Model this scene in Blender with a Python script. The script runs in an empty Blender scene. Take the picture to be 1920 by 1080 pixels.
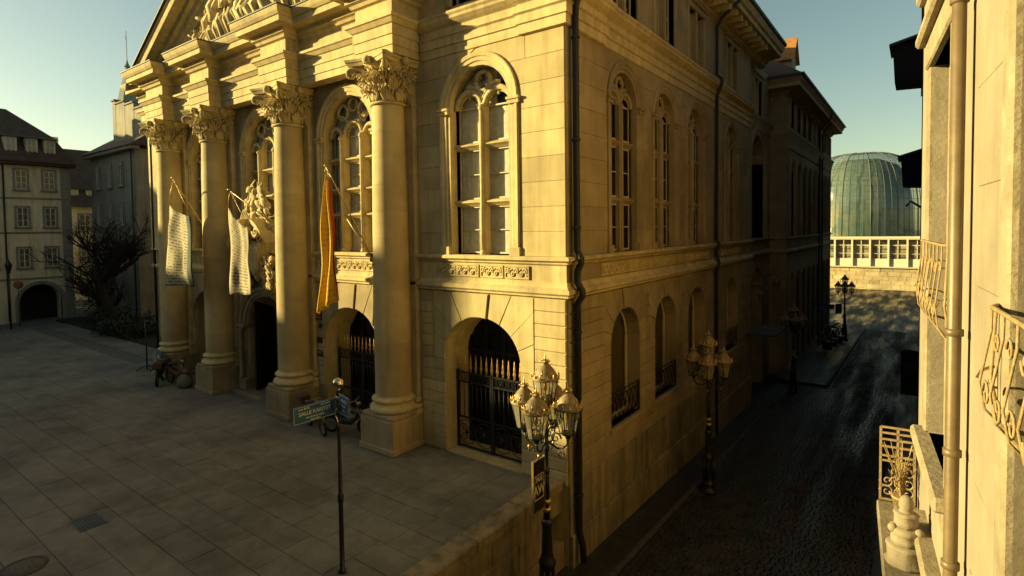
import bpy, bmesh, math, random
from mathutils import Matrix, Vector, noise
random.seed(7)
S = bpy.context.scene
COL = S.collection
R = math.radians
PI = math.pi

# ------------------------------------------------------------------ camera
def cam_matrix(yaw, pitch, roll, loc):
    f = Vector((-math.sin(yaw)*math.cos(pitch), math.cos(yaw)*math.cos(pitch), -math.sin(pitch)))
    r = Vector((math.cos(yaw), math.sin(yaw), 0)); d = f.cross(r)
    c, s = math.cos(roll), math.sin(roll)
    x = c*r + s*d; y = -(-s*r + c*d); z = -f
    m = Matrix(((x.x, y.x, z.x, loc[0]), (x.y, y.y, z.y, loc[1]), (x.z, y.z, z.z, loc[2]), (0, 0, 0, 1)))
    return m
cd = bpy.data.cameras.new('camera'); cam = bpy.data.objects.new('camera', cd); COL.objects.link(cam)
cam.matrix_world = cam_matrix(0.634013, 0.037314, 0.012931, (0, 0, 6.0))
cd.sensor_width = 36; cd.lens = 19.494; cd.shift_y = -0.03762; cd.clip_end = 3000; cd.clip_start = 0.05
S.camera = cam
S.render.resolution_x, S.render.resolution_y = 1024, 576

# ------------------------------------------------------------------ sky, sun, exposure
SUN_AZ = R(60)      # from the front facade's normal towards the left
SUN_EL = R(12.5)
SUNV = Vector((-math.sin(SUN_AZ)*math.cos(SUN_EL), -math.cos(SUN_AZ)*math.cos(SUN_EL), math.sin(SUN_EL)))
w = bpy.data.worlds.new('World'); S.world = w; w.use_nodes = True
nt = w.node_tree; nt.nodes.clear()
sky = nt.nodes.new('ShaderNodeTexSky'); sky.sky_type = 'NISHITA'; sky.sun_disc = False
sky.sun_elevation = SUN_EL; sky.sun_rotation = math.atan2(SUNV.x, SUNV.y)
sky.altitude = 400; sky.air_density = 1.0; sky.dust_density = 1.2; sky.ozone_density = 1.0
tint = nt.nodes.new('ShaderNodeMix'); tint.data_type = 'RGBA'; tint.blend_type = 'MULTIPLY'
tint.inputs[0].default_value = 1.0; tint.inputs[7].default_value = (1.10, 1.05, 0.75, 1)
bg = nt.nodes.new('ShaderNodeBackground'); bg.inputs[1].default_value = 0.064
out = nt.nodes.new('ShaderNodeOutputWorld')
nt.links.new(sky.outputs[0], tint.inputs[6]); nt.links.new(tint.outputs[2], bg.inputs[0]); nt.links.new(bg.outputs[0], out.inputs[0])
sd = bpy.data.lights.new('sun', 'SUN'); sun = bpy.data.objects.new('sun', sd); COL.objects.link(sun)
sd.energy = 5.0; sd.angle = R(0.55); sd.color = (1.0, 0.805, 0.335)
sun.rotation_euler = (-SUNV).to_track_quat('-Z', 'Y').to_euler()
S.view_settings.view_transform = 'Standard'; S.view_settings.look = 'None'
S.view_settings.exposure = 1.4; S.view_settings.gamma = 1.0
try: S.view_settings.use_curve_mapping = False
except Exception: pass
S.render.engine = 'CYCLES'
S.cycles.use_denoising = True
S.cycles.max_bounces = 8; S.cycles.diffuse_bounces = 3; S.cycles.glossy_bounces = 3; S.cycles.transmission_bounces = 6; S.cycles.transparent_max_bounces = 12
S.cycles.caustics_reflective = False; S.cycles.caustics_refractive = False
S.cycles.sample_clamp_indirect = 4.0

# ------------------------------------------------------------------ helpers
class MB:
    def __init__(s): s.v = []; s.f = []; s.sm = []
    def add(s, vs, fs, smooth=False):
        b = len(s.v); s.v += [tuple(p) for p in vs]; s.f += [tuple(b+i for i in f) for f in fs]; s.sm += [smooth]*len(fs); return s
    def box(s, x0, x1, y0, y1, z0, z1):
        return s.add([(x0,y0,z0),(x1,y0,z0),(x1,y1,z0),(x0,y1,z0),(x0,y0,z1),(x1,y0,z1),(x1,y1,z1),(x0,y1,z1)],
                     [(0,3,2,1),(4,5,6,7),(0,1,5,4),(1,2,6,5),(2,3,7,6),(3,0,4,7)])
    def cbox(s, x0, x1, y0, y1, z0, z1, c=0.02):
        # chamfered box
        c = min(c, (x1-x0)*.45, (y1-y0)*.45, (z1-z0)*.45)
        vs = []
        for z, ins in ((z0, c), (z0+c, 0), (z1-c, 0), (z1, c)):
            a, b, d, e = x0+ins, x1-ins, y0+ins, y1-ins
            if ins: vs += [(a,d,z),(b,d,z),(b,e,z),(a,e,z)]*1 + [(a,d,z),(b,d,z),(b,e,z),(a,e,z)]
            else: vs += [(a+c,d,z),(b-c,d,z),(b,d+c,z),(b,e-c,z),(b-c,e,z),(a+c,e,z),(a,e-c,z),(a,d+c,z)]
        # rings: bottom quad (0..3), oct1 (8..15), oct2 (16..23), top quad (24..27)
        q0 = [0,1,2,3]; o1 = list(range(8,16)); o2 = list(range(16,24)); q1 = [24,25,26,27]
        fs = [tuple(reversed(q0)), tuple(q1)]
        for i in range(8): fs.append((o1[i], o1[(i+1)%8], o2[(i+1)%8], o2[i]))
        def ring(q, o, flip):
            for k in range(4):
                f = (q[k], q[(k+1)%4], o[2*k+1], o[2*k]); fs.append(tuple(reversed(f)) if not flip else f)
                g = (q[(k+1)%4], o[(2*k+2)%8], o[2*k+1]); fs.append(tuple(reversed(g)) if not flip else g)
        ring(q0, o1, False); ring(q1, o2, True)
        used = sorted({i for f in fs for i in f}); mp = {j: i for i, j in enumerate(used)}
        return s.add([vs[j] for j in used], [tuple(mp[i] for i in f) for f in fs])
    def lathe(s, prof, n=24, c=(0,0,0), smooth=True, cap=True, ph=0.0, sx=1.0):
        vs = []; m = len(prof)
        for i in range(n):
            a = 2*PI*i/n+ph; ca, sa = math.cos(a), math.sin(a)
            for r, z in prof: vs.append((c[0]+r*ca*sx, c[1]+r*sa, c[2]+z))
        fs = []
        for i in range(n):
            j = (i+1) % n
            for k in range(m-1): fs.append((i*m+k, j*m+k, j*m+k+1, i*m+k+1))
        s.add(vs, fs, smooth)
        if cap:
            b = len(s.v)-len(vs)
            s.f.append(tuple(b+i*m for i in reversed(range(n)))); s.sm.append(False)
            s.f.append(tuple(b+i*m+m-1 for i in range(n))); s.sm.append(False)
        return s
    def tube(s, path, r, n=8, closed=False, smooth=True, sq=None):
        P = [Vector(p) for p in path]; m = len(P)
        rr = r if isinstance(r, (list, tuple)) else [r]*m
        up = Vector((0,0,1)); vs = []; prevx = None
        for i, p in enumerate(P):
            if closed: t = (P[(i+1)%m]-P[i-1])
            else: t = P[min(i+1,m-1)]-P[max(i-1,0)]
            if t.length < 1e-9: t = Vector((0,0,1))
            t.normalize()
            if prevx is None:
                x = t.cross(up)
                if x.length < 1e-3: x = t.cross(Vector((1,0,0)))
            else:
                x = prevx - t*prevx.dot(t)
                if x.length < 1e-4: x = t.cross(up)
            x.normalize(); y = t.cross(x); prevx = x
            for k in range(n):
                a = 2*PI*k/n + (PI/4 if n == 4 else 0)
                vs.append(p + (x*math.cos(a) + y*math.sin(a))*rr[i])
        fs = []
        for i in range(m if closed else m-1):
            j = (i+1) % m
            for k in range(n):
                l = (k+1) % n; fs.append((i*n+k, i*n+l, j*n+l, j*n+k))
        if not closed:
            fs.append(tuple(reversed(range(n)))); fs.append(tuple(range((m-1)*n, m*n)))
        return s.add(vs, fs, smooth and n > 4)
    def poly(s, pts, o0, o1, ch=0.0, inset=None):
        # extruded polygon: pts (a,z); from o0 to o1 with a chamfered front edge
        n = len(pts); ca = sum(p[0] for p in pts)/n; cz = sum(p[1] for p in pts)/n
        sz = max(max(p[0] for p in pts)-min(p[0] for p in pts), max(p[1] for p in pts)-min(p[1] for p in pts), 1e-6)
        def sc(p):
            da, dz = p[0]-ca, p[1]-cz
            wa = max(abs(da), 1e-6); wz = max(abs(dz), 1e-6)
            return (ca+da*max(0, 1-ch/wa) if abs(da) > ch else p[0], cz+dz*max(0, 1-ch/wz) if abs(dz) > ch else p[1])
        vs = [(p[0], o0, p[1]) for p in pts]; rings = 1
        if ch > 0:
            vs += [(p[0], o1-ch, p[1]) for p in pts]; q = [sc(p) for p in pts]; vs += [(p[0], o1, p[1]) for p in q]; rings = 3
        else: vs += [(p[0], o1, p[1]) for p in pts]; rings = 2
        fs = []
        for k in range(rings-1):
            for i in range(n):
                j = (i+1) % n; fs.append((k*n+i, k*n+j, (k+1)*n+j, (k+1)*n+i))
        fs.append(tuple((rings-1)*n+i for i in range(n)))
        return s.add(vs, fs)
    def sphere(s, c, r, n=10, m=6, sc=(1,1,1), rot=None):
        vs = []; 
        for j in range(1, m):
            th = PI*j/m
            for i in range(n):
                a = 2*PI*i/n; v = Vector((math.sin(th)*math.cos(a)*r*sc[0], math.sin(th)*math.sin(a)*r*sc[1], math.cos(th)*r*sc[2]))
                if rot: v = rot @ v
                vs.append(v+Vector(c))
        t = Vector((0,0,r*sc[2])); b = -t
        if rot: t = rot @ t; b = rot @ b
        vs += [Vector(c)+t, Vector(c)+b]; T = len(vs)-2; fs = []
        for i in range(n):
            k = (i+1) % n; fs.append((T, i, k)); fs.append((T+1, (m-2)*n+k, (m-2)*n+i))
            for j in range(m-2): fs.append((j*n+i, (j+1)*n+i, (j+1)*n+k, j*n+k))
        return s.add(vs, fs, True)
    def merge(s, o, f=None):
        vs = o.v if f is None else [f(p) for p in o.v]
        b = len(s.v); s.v += [tuple(p) for p in vs]; s.f += [tuple(b+i for i in q) for q in o.f]; s.sm += o.sm; return s
    def mesh(s, name, mat, recalc=True):
        me = bpy.data.meshes.new(name); me.from_pydata(s.v, [], s.f)
        me.polygons.foreach_set('use_smooth', s.sm)
        if recalc:
            bm = bmesh.new(); bm.from_mesh(me); bmesh.ops.recalc_face_normals(bm, faces=bm.faces); bm.to_mesh(me); bm.free()
        if mat:
            for m in (mat if isinstance(mat, (list, tuple)) else [mat]): me.materials.append(m)
        me.update(); return me
    def build(s, name, mat, parent=None, mtx=None, recalc=True):
        return link(name, s.mesh(name, mat, recalc), parent, mtx)

def link(name, me, parent=None, mtx=None):
    o = bpy.data.objects.new(name, me); COL.objects.link(o)
    if parent: o.parent = parent
    if mtx is not None: o.matrix_basis = mtx
    return o
def tag(o, label=None, cat=None, group=None, kind=None):
    if label: o['label'] = label
    if cat: o['category'] = cat
    if group: o['group'] = group
    if kind: o['kind'] = kind
    return o
def empty(name, loc=(0,0,0), rz=0, label=None, cat=None, group=None):
    o = bpy.data.objects.new(name, None); COL.objects.link(o); o.location = loc; o.rotation_euler = (0,0,rz); o.empty_display_size = .2
    return tag(o, label, cat, group)
def part(name, parent, mtx=None):
    o = bpy.data.objects.new(name, None); COL.objects.link(o); o.parent = parent; o.empty_display_size = .2
    if mtx is not None: o.matrix_basis = mtx
    return o
def T(x, y, z): return Matrix.Translation((x, y, z))
def copy_tree(o, parent=None):
    c = o.copy(); COL.objects.link(c); c.parent = parent
    for ch in o.children: copy_tree(ch, c)
    return c

def sweep(mb, path, prof, closed_path=False, capped=True):
    # prof: closed loop of (out, z); path in plan, outside on the right hand
    n = len(path); m = len(prof); vs = []
    def nrm(a, b):
        dx, dy = b[0]-a[0], b[1]-a[1]; l = math.hypot(dx, dy); return (dy/l, -dx/l)
    for i, p in enumerate(path):
        if closed_path: n1 = nrm(path[i-1], p); n2 = nrm(p, path[(i+1)%n])
        else:
            n2 = nrm(p, path[i+1]) if i < n-1 else nrm(path[i-1], p)
            n1 = nrm(path[i-1], p) if i > 0 else n2
        d = 1+n1[0]*n2[0]+n1[1]*n2[1]; mx, my = (n1[0]+n2[0])/d, (n1[1]+n2[1])/d
        for o, z in prof: vs.append((p[0]+mx*o, p[1]+my*o, z))
    fs = []
    for i in range(n if closed_path else n-1):
        j = (i+1) % n
        for k in range(m):
            l = (k+1) % m; fs.append((i*m+k, j*m+k, j*m+l, i*m+l))
    if capped and not closed_path:
        fs.append(tuple(range(m))); fs.append(tuple(reversed(range((n-1)*m, n*m))))
    mb.add(vs, fs); return mb
def closeprof(pts, back=-0.12):
    return list(pts)+[(back, pts[-1][1]), (back, pts[0][1])]

# ------------------------------------------------------------------ materials
def newmat(name):
    m = bpy.data.materials.new(name); m.use_nodes = True; nt = m.node_tree; nt.nodes.clear()
    o = nt.nodes.new('ShaderNodeOutputMaterial'); b = nt.nodes.new('ShaderNodeBsdfPrincipled'); nt.links.new(b.outputs[0], o.inputs[0])
    return m, nt, b
def N(nt, t, **k):
    n = nt.nodes.new(t)
    for a, v in k.items():
        if a.startswith('i_'): n.inputs[a[2:]].default_value = v
        else: setattr(n, a, v)
    return n
def rgb(c): return (c[0], c[1], c[2], 1)
def surf(name, c1, c2=None, scale=3.0, rough=0.85, bump=0.0, bscale=40, rnd=0.0, metal=0.0, stain=0.0, streak=0.0, spec=0.3, c3=None, roughvar=0.0):
    m, nt, b = newmat(name); L = nt.links.new
    c2 = c2 or tuple(x*.75 for x in c1)
    tc = N(nt, 'ShaderNodeNewGeometry')
    n1 = N(nt, 'ShaderNodeTexNoise', i_Scale=scale, i_Detail=8, i_Roughness=.62); L(tc.outputs['Position'], n1.inputs['Vector'])
    r1 = N(nt, 'ShaderNodeValToRGB'); r1.color_ramp.elements[0].position = .34; r1.color_ramp.elements[1].position = .66
    r1.color_ramp.elements[0].color = rgb(c2); r1.color_ramp.elements[1].color = rgb(c1)
    L(n1.outputs[0], r1.inputs[0]); col = r1.outputs[0]
    def mul(col, fac_socket, lo):
        mr = N(nt, 'ShaderNodeMapRange'); mr.inputs[3].default_value = lo; mr.inputs[4].default_value = 1.0
        L(fac_socket, mr.inputs[0])
        vm = N(nt, 'ShaderNodeVectorMath', operation='SCALE'); L(col, vm.inputs[0]); L(mr.outputs[0], vm.inputs['Scale']); return vm.outputs[0], mr
    if rnd:
        oi = N(nt, 'ShaderNodeObjectInfo'); col, _ = mul(col, oi.outputs['Random'], 1-rnd)
    if stain:
        n2 = N(nt, 'ShaderNodeTexNoise', i_Scale=scale*.18, i_Detail=6, i_Roughness=.6); L(tc.outputs['Position'], n2.inputs['Vector'])
        col, mr = mul(col, n2.outputs[0], 1-stain); mr.inputs[1].default_value = .38; mr.inputs[2].default_value = .58
    if streak:
        mp = N(nt, 'ShaderNodeMapping'); mp.inputs['Scale'].default_value = (2.2, 2.2, .16); L(tc.outputs['Position'], mp.inputs[0])
        n3 = N(nt, 'ShaderNodeTexNoise', i_Scale=2.2, i_Detail=7, i_Roughness=.65); L(mp.outputs[0], n3.inputs['Vector'])
        col, mr = mul(col, n3.outputs[0], 1-streak); mr.inputs[1].default_value = .36; mr.inputs[2].default_value = .56
    L(col, b.inputs['Base Color'])
    b.inputs['Roughness'].default_value = rough; b.inputs['Metallic'].default_value = metal; b.inputs['Specular IOR Level'].default_value = spec
    if roughvar:
        n5 = N(nt, 'ShaderNodeTexNoise', i_Scale=scale*.35, i_Detail=5); L(tc.outputs['Position'], n5.inputs['Vector'])
        mr = N(nt, 'ShaderNodeMapRange'); mr.inputs[1].default_value = .35; mr.inputs[2].default_value = .65; mr.inputs[3].default_value = max(.05, rough-roughvar); mr.inputs[4].default_value = rough
        L(n5.outputs[0], mr.inputs[0]); L(mr.outputs[0], b.inputs['Roughness'])
    if bump:
        n4 = N(nt, 'ShaderNodeTexNoise', i_Scale=bscale, i_Detail=6, i_Roughness=.6); L(tc.outputs['Position'], n4.inputs['Vector'])
        bp = N(nt, 'ShaderNodeBump', i_Strength=bump, i_Distance=.02); L(n4.outputs[0], bp.inputs['Height']); L(bp.outputs[0], b.inputs['Normal'])
    return m
def glassmat(name, tint=(.03,.035,.035), trans=0.55, rough=.03, bump=.06, bscale=1.2, spec=.9):
    # thin old window glass: see-through mixed with a slightly wavy mirror
    m, nt, b = newmat(name); L = nt.links.new
    out = [n for n in nt.nodes if n.type == 'OUTPUT_MATERIAL'][0]
    b.inputs['Base Color'].default_value = rgb(tint); b.inputs['Roughness'].default_value = rough; b.inputs['Specular IOR Level'].default_value = spec
    tc = N(nt, 'ShaderNodeNewGeometry'); n4 = N(nt, 'ShaderNodeTexNoise', i_Scale=bscale, i_Detail=3); L(tc.outputs['Position'], n4.inputs['Vector'])
    bp = N(nt, 'ShaderNodeBump', i_Strength=bump, i_Distance=.2); L(n4.outputs[0], bp.inputs['Height']); L(bp.outputs[0], b.inputs['Normal'])
    t = N(nt, 'ShaderNodeBsdfTransparent'); mx = N(nt, 'ShaderNodeMixShader'); mx.inputs[0].default_value = trans
    t.inputs[0].default_value = (.96,.98,.97,1)
    L(b.outputs[0], mx.inputs[1]); L(t.outputs[0], mx.inputs[2]); L(mx.outputs[0], out.inputs[0]); return m

def streaked(name, c1, c2, r0, r1, bump=.4, bscale=14):
    # worn street stone: long polished wheel tracks between duller, darker strips
    m, nt, b = newmat(name); L = nt.links.new; g = N(nt, 'ShaderNodeNewGeometry')
    mp = N(nt, 'ShaderNodeMapping'); mp.inputs['Scale'].default_value = (1.0, .10, 1.0); mp.inputs['Rotation'].default_value = (0, 0, -.03); L(g.outputs['Position'], mp.inputs[0])
    n1 = N(nt, 'ShaderNodeTexNoise', i_Scale=1.1, i_Detail=5, i_Roughness=.6); L(mp.outputs[0], n1.inputs['Vector'])
    r = N(nt, 'ShaderNodeMapRange'); r.inputs[1].default_value = .40; r.inputs[2].default_value = .60; r.inputs[3].default_value = r0; r.inputs[4].default_value = r1; L(n1.outputs[0], r.inputs[0]); L(r.outputs[0], b.inputs['Roughness'])
    n2 = N(nt, 'ShaderNodeTexNoise', i_Scale=2.3, i_Detail=7, i_Roughness=.65); L(g.outputs['Position'], n2.inputs['Vector'])
    rp = N(nt, 'ShaderNodeValToRGB'); rp.color_ramp.elements[0].position = .35; rp.color_ramp.elements[1].position = .65; rp.color_ramp.elements[0].color = rgb(c2); rp.color_ramp.elements[1].color = rgb(c1); L(n2.outputs[0], rp.inputs[0]); L(rp.outputs[0], b.inputs['Base Color'])
    b.inputs['Specular IOR Level'].default_value = .38
    n4 = N(nt, 'ShaderNodeTexNoise', i_Scale=bscale, i_Detail=4); L(g.outputs['Position'], n4.inputs['Vector']); bp = N(nt, 'ShaderNodeBump', i_Strength=bump, i_Distance=.02); L(n4.outputs[0], bp.inputs['Height']); L(bp.outputs[0], b.inputs['Normal'])
    return m
M = {}
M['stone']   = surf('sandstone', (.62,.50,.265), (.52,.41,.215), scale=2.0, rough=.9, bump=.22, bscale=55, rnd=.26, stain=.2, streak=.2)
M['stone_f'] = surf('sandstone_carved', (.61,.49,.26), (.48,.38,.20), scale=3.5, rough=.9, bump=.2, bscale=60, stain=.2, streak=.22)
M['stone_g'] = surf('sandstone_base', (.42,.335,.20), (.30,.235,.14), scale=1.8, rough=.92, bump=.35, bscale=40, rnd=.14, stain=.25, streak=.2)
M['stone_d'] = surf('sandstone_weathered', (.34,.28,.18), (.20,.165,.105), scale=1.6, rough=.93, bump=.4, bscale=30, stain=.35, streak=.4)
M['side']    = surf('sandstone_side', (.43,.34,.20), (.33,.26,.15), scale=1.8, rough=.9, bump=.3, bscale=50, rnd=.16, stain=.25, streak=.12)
M['iron']    = surf('black_iron', (.016,.016,.017), (.010,.010,.011), scale=9, rough=.5, bump=.1, bscale=60, spec=.5, roughvar=.2)
M['gold']    = surf('gilding', (.78,.52,.16), (.55,.34,.09), scale=14, rough=.38, metal=.9, bump=.15, bscale=80)
M['brass']   = surf('aged_brass', (.42,.30,.14), (.26,.18,.08), scale=12, rough=.5, metal=.75, bump=.2, bscale=70)
M['lead']    = surf('zinc_sheet', (.10,.10,.095), (.06,.06,.058), scale=4, rough=.7, metal=.15, bump=.1)
M['pipe']    = surf('dark_painted_pipe', (.020,.019,.018), (.012,.011,.010), scale=8, rough=.55, bump=.05, spec=.4)
M['glass']   = glassmat('window_glass', trans=.84)
M['glass_d'] = glassmat('dark_window_glass', tint=(.012,.013,.013), trans=.45, spec=.5)
M['glass_l'] = glassmat('lantern_glass', tint=(.34,.29,.20), trans=.55, rough=.15, bump=.1, bscale=9, spec=.5)
M['hood']    = surf('weathered_lantern_hood', (.27,.20,.105), (.17,.125,.065), scale=16, rough=.55, bump=.2, bscale=70, spec=.4)
M['loggia_a'] = surf('loggia_amber', (.34,.27,.15), (.28,.22,.12), scale=2, rough=.95)  # amber colour stands for the lit inner wall of the loggia
M['room']    = surf('dark_interior', (.020,.017,.013), (.012,.010,.008), scale=1)
M['wood']    = surf('painted_window_wood', (.50,.44,.32), (.42,.36,.25), scale=5, rough=.6)
M['wood_w']  = surf('white_window_wood', (.62,.60,.54), (.52,.50,.44), scale=5, rough=.6)
M['wood_d']  = surf('dark_oak', (.045,.028,.016), (.025,.016,.010), scale=6, rough=.6, bump=.2)
M['curtain'] = surf('blind_and_gleam', (.80,.74,.60), (.58,.53,.42), scale=7, rough=.95)  # blinds in the lower rows, painted bright reflections in the upper ones
M['tile']    = surf('roof_tile', (.11,.065,.042), (.06,.040,.030), scale=2.5, rough=.85, bump=.3, bscale=25, rnd=.25)
M['tile_o']  = surf('orange_roof_tile', (.42,.19,.06), (.28,.12,.045), scale=4, rough=.85, bump=.3, bscale=25, rnd=.3)
# ================================================================== the palace
XC, YW = -6.48, 10.9
XL = -28.6
FR = Matrix(((-1,0,0,XC),(0,-1,0,YW),(0,0,1,0),(0,0,0,1)))       # front: a = XC - X
SD = Matrix(((0,1,0,XC),(-1,0,0,0),(0,0,1,0),(0,0,0,1)))         # side:  a = -y
palace = empty('palace', (XC, YW, 0), 0, 'large golden sandstone palace with giant columns and a carved pediment', 'palace')
PINV = T(-XC, -YW, 0)
def onp(m): return PINV @ m
def fx(X): return XC-X

def arch_pts(c, h, zs, rise, n=16):
    return [(c+h*math.cos(PI*i/n), zs+rise*math.sin(PI*i/n)) for i in range(n+1)]
def wall_zone(mb, a0, a1, z0, z1, ops):
    # ops: (c, half, zbottom, zspring, rise, depth); rise 0 = flat head
    ops = sorted(ops); x = a0
    def q(p): mb.add([(u, 0, v) for u, v in p], [tuple(range(len(p)))])
    for c, h, zb, zs, rise, dp in ops:
        if c-h > x: q([(x,z0),(c-h,z0),(c-h,z1),(x,z1)])
        if zb > z0: q([(c-h,z0),(c+h,z0),(c+h,zb),(c-h,zb)])
        ar = arch_pts(c, h, zs, rise) if rise else [(c+h, zs), (c-h, zs)]
        for i in range(len(ar)-1):
            p, r = ar[i], ar[i+1]; q([r, p, (p[0], z1), (r[0], z1)])
        loop = [(c+h, max(zb, z0))]+ar+[(c-h, max(zb, z0))]
        for i in range(len(loop)):
            p, r = loop[i], loop[(i+1) % len(loop)]
            mb.add([(p[0],0,p[1]),(r[0],0,r[1]),(r[0],-dp,r[1]),(p[0],-dp,p[1])], [(0,1,2,3)])
        x = c+h
    if a1 > x: q([(x,z0),(a1,z0),(a1,z1),(x,z1)])

FRONT_OPS_G = [(fx(-9.03), 1.25, 0, 2.62, 1.12, 1.0), (fx(-14.3), 1.3, 0, 2.45, 1.15, 1.0), (fx(-19.12), 1.28, 0, 2.5, 1.15, 1.4), (fx(-23.6), 1.25, 0, 2.45, 1.15, 1.0)]
FRONT_OPS_P = [(fx(-9.03), .96, 5.33, 9.17, .96, .38), (fx(-14.3), 1.18, 5.33, 9.0, 1.18, .45), (fx(-19.12), 1.18, 5.33, 9.0, 1.18, .45), (fx(-23.6), 1.1, 5.33, 9.0, 1.1, .45)]
FRONT_OPS_M = [(fx(-9.03), .8, 11.78, 13.5, 0, .3)]
SW = [14.05, 17.0, 19.95, 24.6]
SIDE_OPS_G = [(-14.0, .93, .72, 2.88, .93, .5), (-16.98, .93, .72, 2.88, .93, .5), (-20.0, .93, .72, 2.88, .93, .5), (-24.6, .93, .72, 2.88, .93, .5)]
SIDE_OPS_P = [(-y, .80, 5.33, 9.36, .80, .27) for y in SW]
SIDE_OPS_M = [(-y, .78, 11.78, 13.55, 0, .3) for y in SW]
AL = fx(XL)
wf = MB()
wall_zone(wf, 0, 1.2, -4.5, -.05, []); wall_zone(wf, 0, AL, -.05, 4.5, FRONT_OPS_G); wall_zone(wf, 0, AL, 4.5, 11.3, FRONT_OPS_P); wall_zone(wf, 0, AL, 11.3, 14.3, FRONT_OPS_M)
wall_front = wf.build('wall', M['stone_f'], palace, onp(FR), recalc=False)
ws = MB()
wall_zone(ws, -27.9, -YW, -4.5, 4.5, SIDE_OPS_G); wall_zone(ws, -27.9, -YW, 4.5, 11.3, SIDE_OPS_P); wall_zone(ws, -27.9, -YW, 11.3, 14.3, SIDE_OPS_M)
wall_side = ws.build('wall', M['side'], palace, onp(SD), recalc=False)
wl = MB().box(XL-.02, XL+.02, YW+.01, 40, -.05, 14.3); wl.build('wall', M['side'], palace, PINV)
core = MB().box(XL+.1, XC-1.9, YW+1.9, 52, -4, 14.6); core.box(XL+.1, XC-.6, YW+.6, 52, 4.42, 4.5); core.box(XL+.1, XC-.5, YW+.5, 52, 11.24, 11.3); core.build('room_interior', M['room'], palace, PINV)

# ------------------------------------------------------------------ ashlar blocks, one object per stone
NB = [0, MB()]
_bm = {}
def stone(pts, parent, frame, mat, proud, ch, limit=285):
    NB[0] += 1
    ca = min(p[0] for p in pts); cz = min(p[1] for p in pts)
    key = (tuple((round(p[0]-ca, 2), round(p[1]-cz, 2)) for p in pts), mat.name, proud)
    if NB[0] > limit:
        return NB[1].merge(MB().poly(pts, -.01, proud, ch), lambda p: frame @ Vector(p))
    me = _bm.get(key)
    if me is None:
        me = MB().poly([(p[0]-ca, p[1]-cz) for p in pts], -.01, proud, ch).mesh('stone_block', mat); _bm[key] = me
    link('stone_block', me, parent, T(ca, 0, cz))
def course_blocks(intervals, z0, z1, k, parent, frame, mat, proud, ch, lmax, gap=.008):
    for (l0, l1, r0, r1) in intervals:      # left edge at z0/z1, right edge at z0/z1
        w_ = min(r0, r1)-max(l0, l1)
        if w_ < .06: continue
        n = max(1, round((max(r0, r1)-min(l0, l1))/lmax)); off = .0 if n == 1 else (.16 if k % 2 else -.16)/n
        cuts = [0]+[min(.95, max(.05, (i/n)+off)) for i in range(1, n)]+[1]
        for i in range(n):
            f0, f1 = cuts[i], cuts[i+1]
            A0 = l0+(r0-l0)*f0 if i else l0; A1 = l1+(r1-l1)*f0 if i else l1
            B0 = l0+(r0-l0)*f1; B1 = l1+(r1-l1)*f1
            if i: A0 = A1 = max(A0, A1)
            if i < n-1: B0 = B1 = max(B0, B1)
            g = gap/2
            stone([(A0+g, z0+g), (B0-g, z0+g), (B1-g, z1-g), (A1+g, z1-g)], parent, frame, mat, proud, ch)
def rustic(parent, frame, a0, a1, zt, zb, ops, mat, hc=.31, lmax=2.3, fan=.42, excl=()):
    n = round((zt-zb)/hc); hc = (zt-zb)/n
    for k in range(n):
        z1 = zt-k*hc; z0 = z1-hc; iv = []; x = a0
        for c, h, ob, zs, rise, dp in sorted(ops):
            hw = h+fan if z1 > zs+.05 else h
            if z1 <= ob+.02: continue
            iv.append((x, c-hw)); x = c+hw
        iv.append((x, a1))
        cut = []
        for l, r in iv:
            segs = [(l, r)]
            for e0, e1 in excl:
                s2 = []
                for p, q in segs:
                    if e1 <= p or e0 >= q: s2.append((p, q))
                    else:
                        if e0 > p: s2.append((p, e0))
                        if e1 < q: s2.append((e1, q))
                segs = s2
            cut += segs
        course_blocks([(l, l, r, r) for l, r in cut], z0, z1, k, parent, frame, mat, .045, .02, lmax)
    # voussoirs
    for c, h, ob, zs, rise, dp in ops:
        zst = zt-math.floor((zt-zs-.05)/hc+.999)*hc if False else max([zt-k*hc for k in range(n+1) if zt-k*hc-hc < zs+.05 and zt-k*hc <= zs+hc+.05] + [zs])
        kz = [zt-k*hc for k in range(n+1) if zt-k*hc+1e-6 <= zs+.05]; base = kz[0] if kz else zs
        W = h+fan; H = zt-zs; nv = 9
        def ray(th):
            ct, st = math.cos(th), math.sin(th)
            tx = W/abs(ct) if abs(ct) > 1e-6 else 1e9; tz = H/st if st > 1e-6 else 1e9
            t = min(tx, tz); return (c+ct*t, zs+st*t)
        cor = [math.atan2(H, W), PI-math.atan2(H, W)]
        for i in range(nv):
            t0, t1 = PI*i/nv, PI*(i+1)/nv
            inner = [(c+h*math.cos(t0+(t1-t0)*j/3), zs+rise*math.sin(t0+(t1-t0)*j/3)) for j in range(4)]
            outer = [ray(t0)]+[ray(a) for a in cor if t0 < a < t1]+[ray(t1)]
            if i == 0 and base < zs: inner = [(c+h, base)]+inner; outer = [(c+W, base)]+outer
            if i == nv-1 and base < zs: inner = inner+[(c-h, base)]; outer = outer+[(c-W, base)]
            pts = outer+list(reversed(inner))
            ca = sum(p[0] for p in pts)/len(pts); cz = sum(p[1] for p in pts)/len(pts)
            pts = [(ca+(p[0]-ca)*.985, cz+(p[1]-cz)*.985) for p in pts]
            stone(pts, parent, frame, mat, .085 if i == nv//2 else .045, .018)
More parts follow.
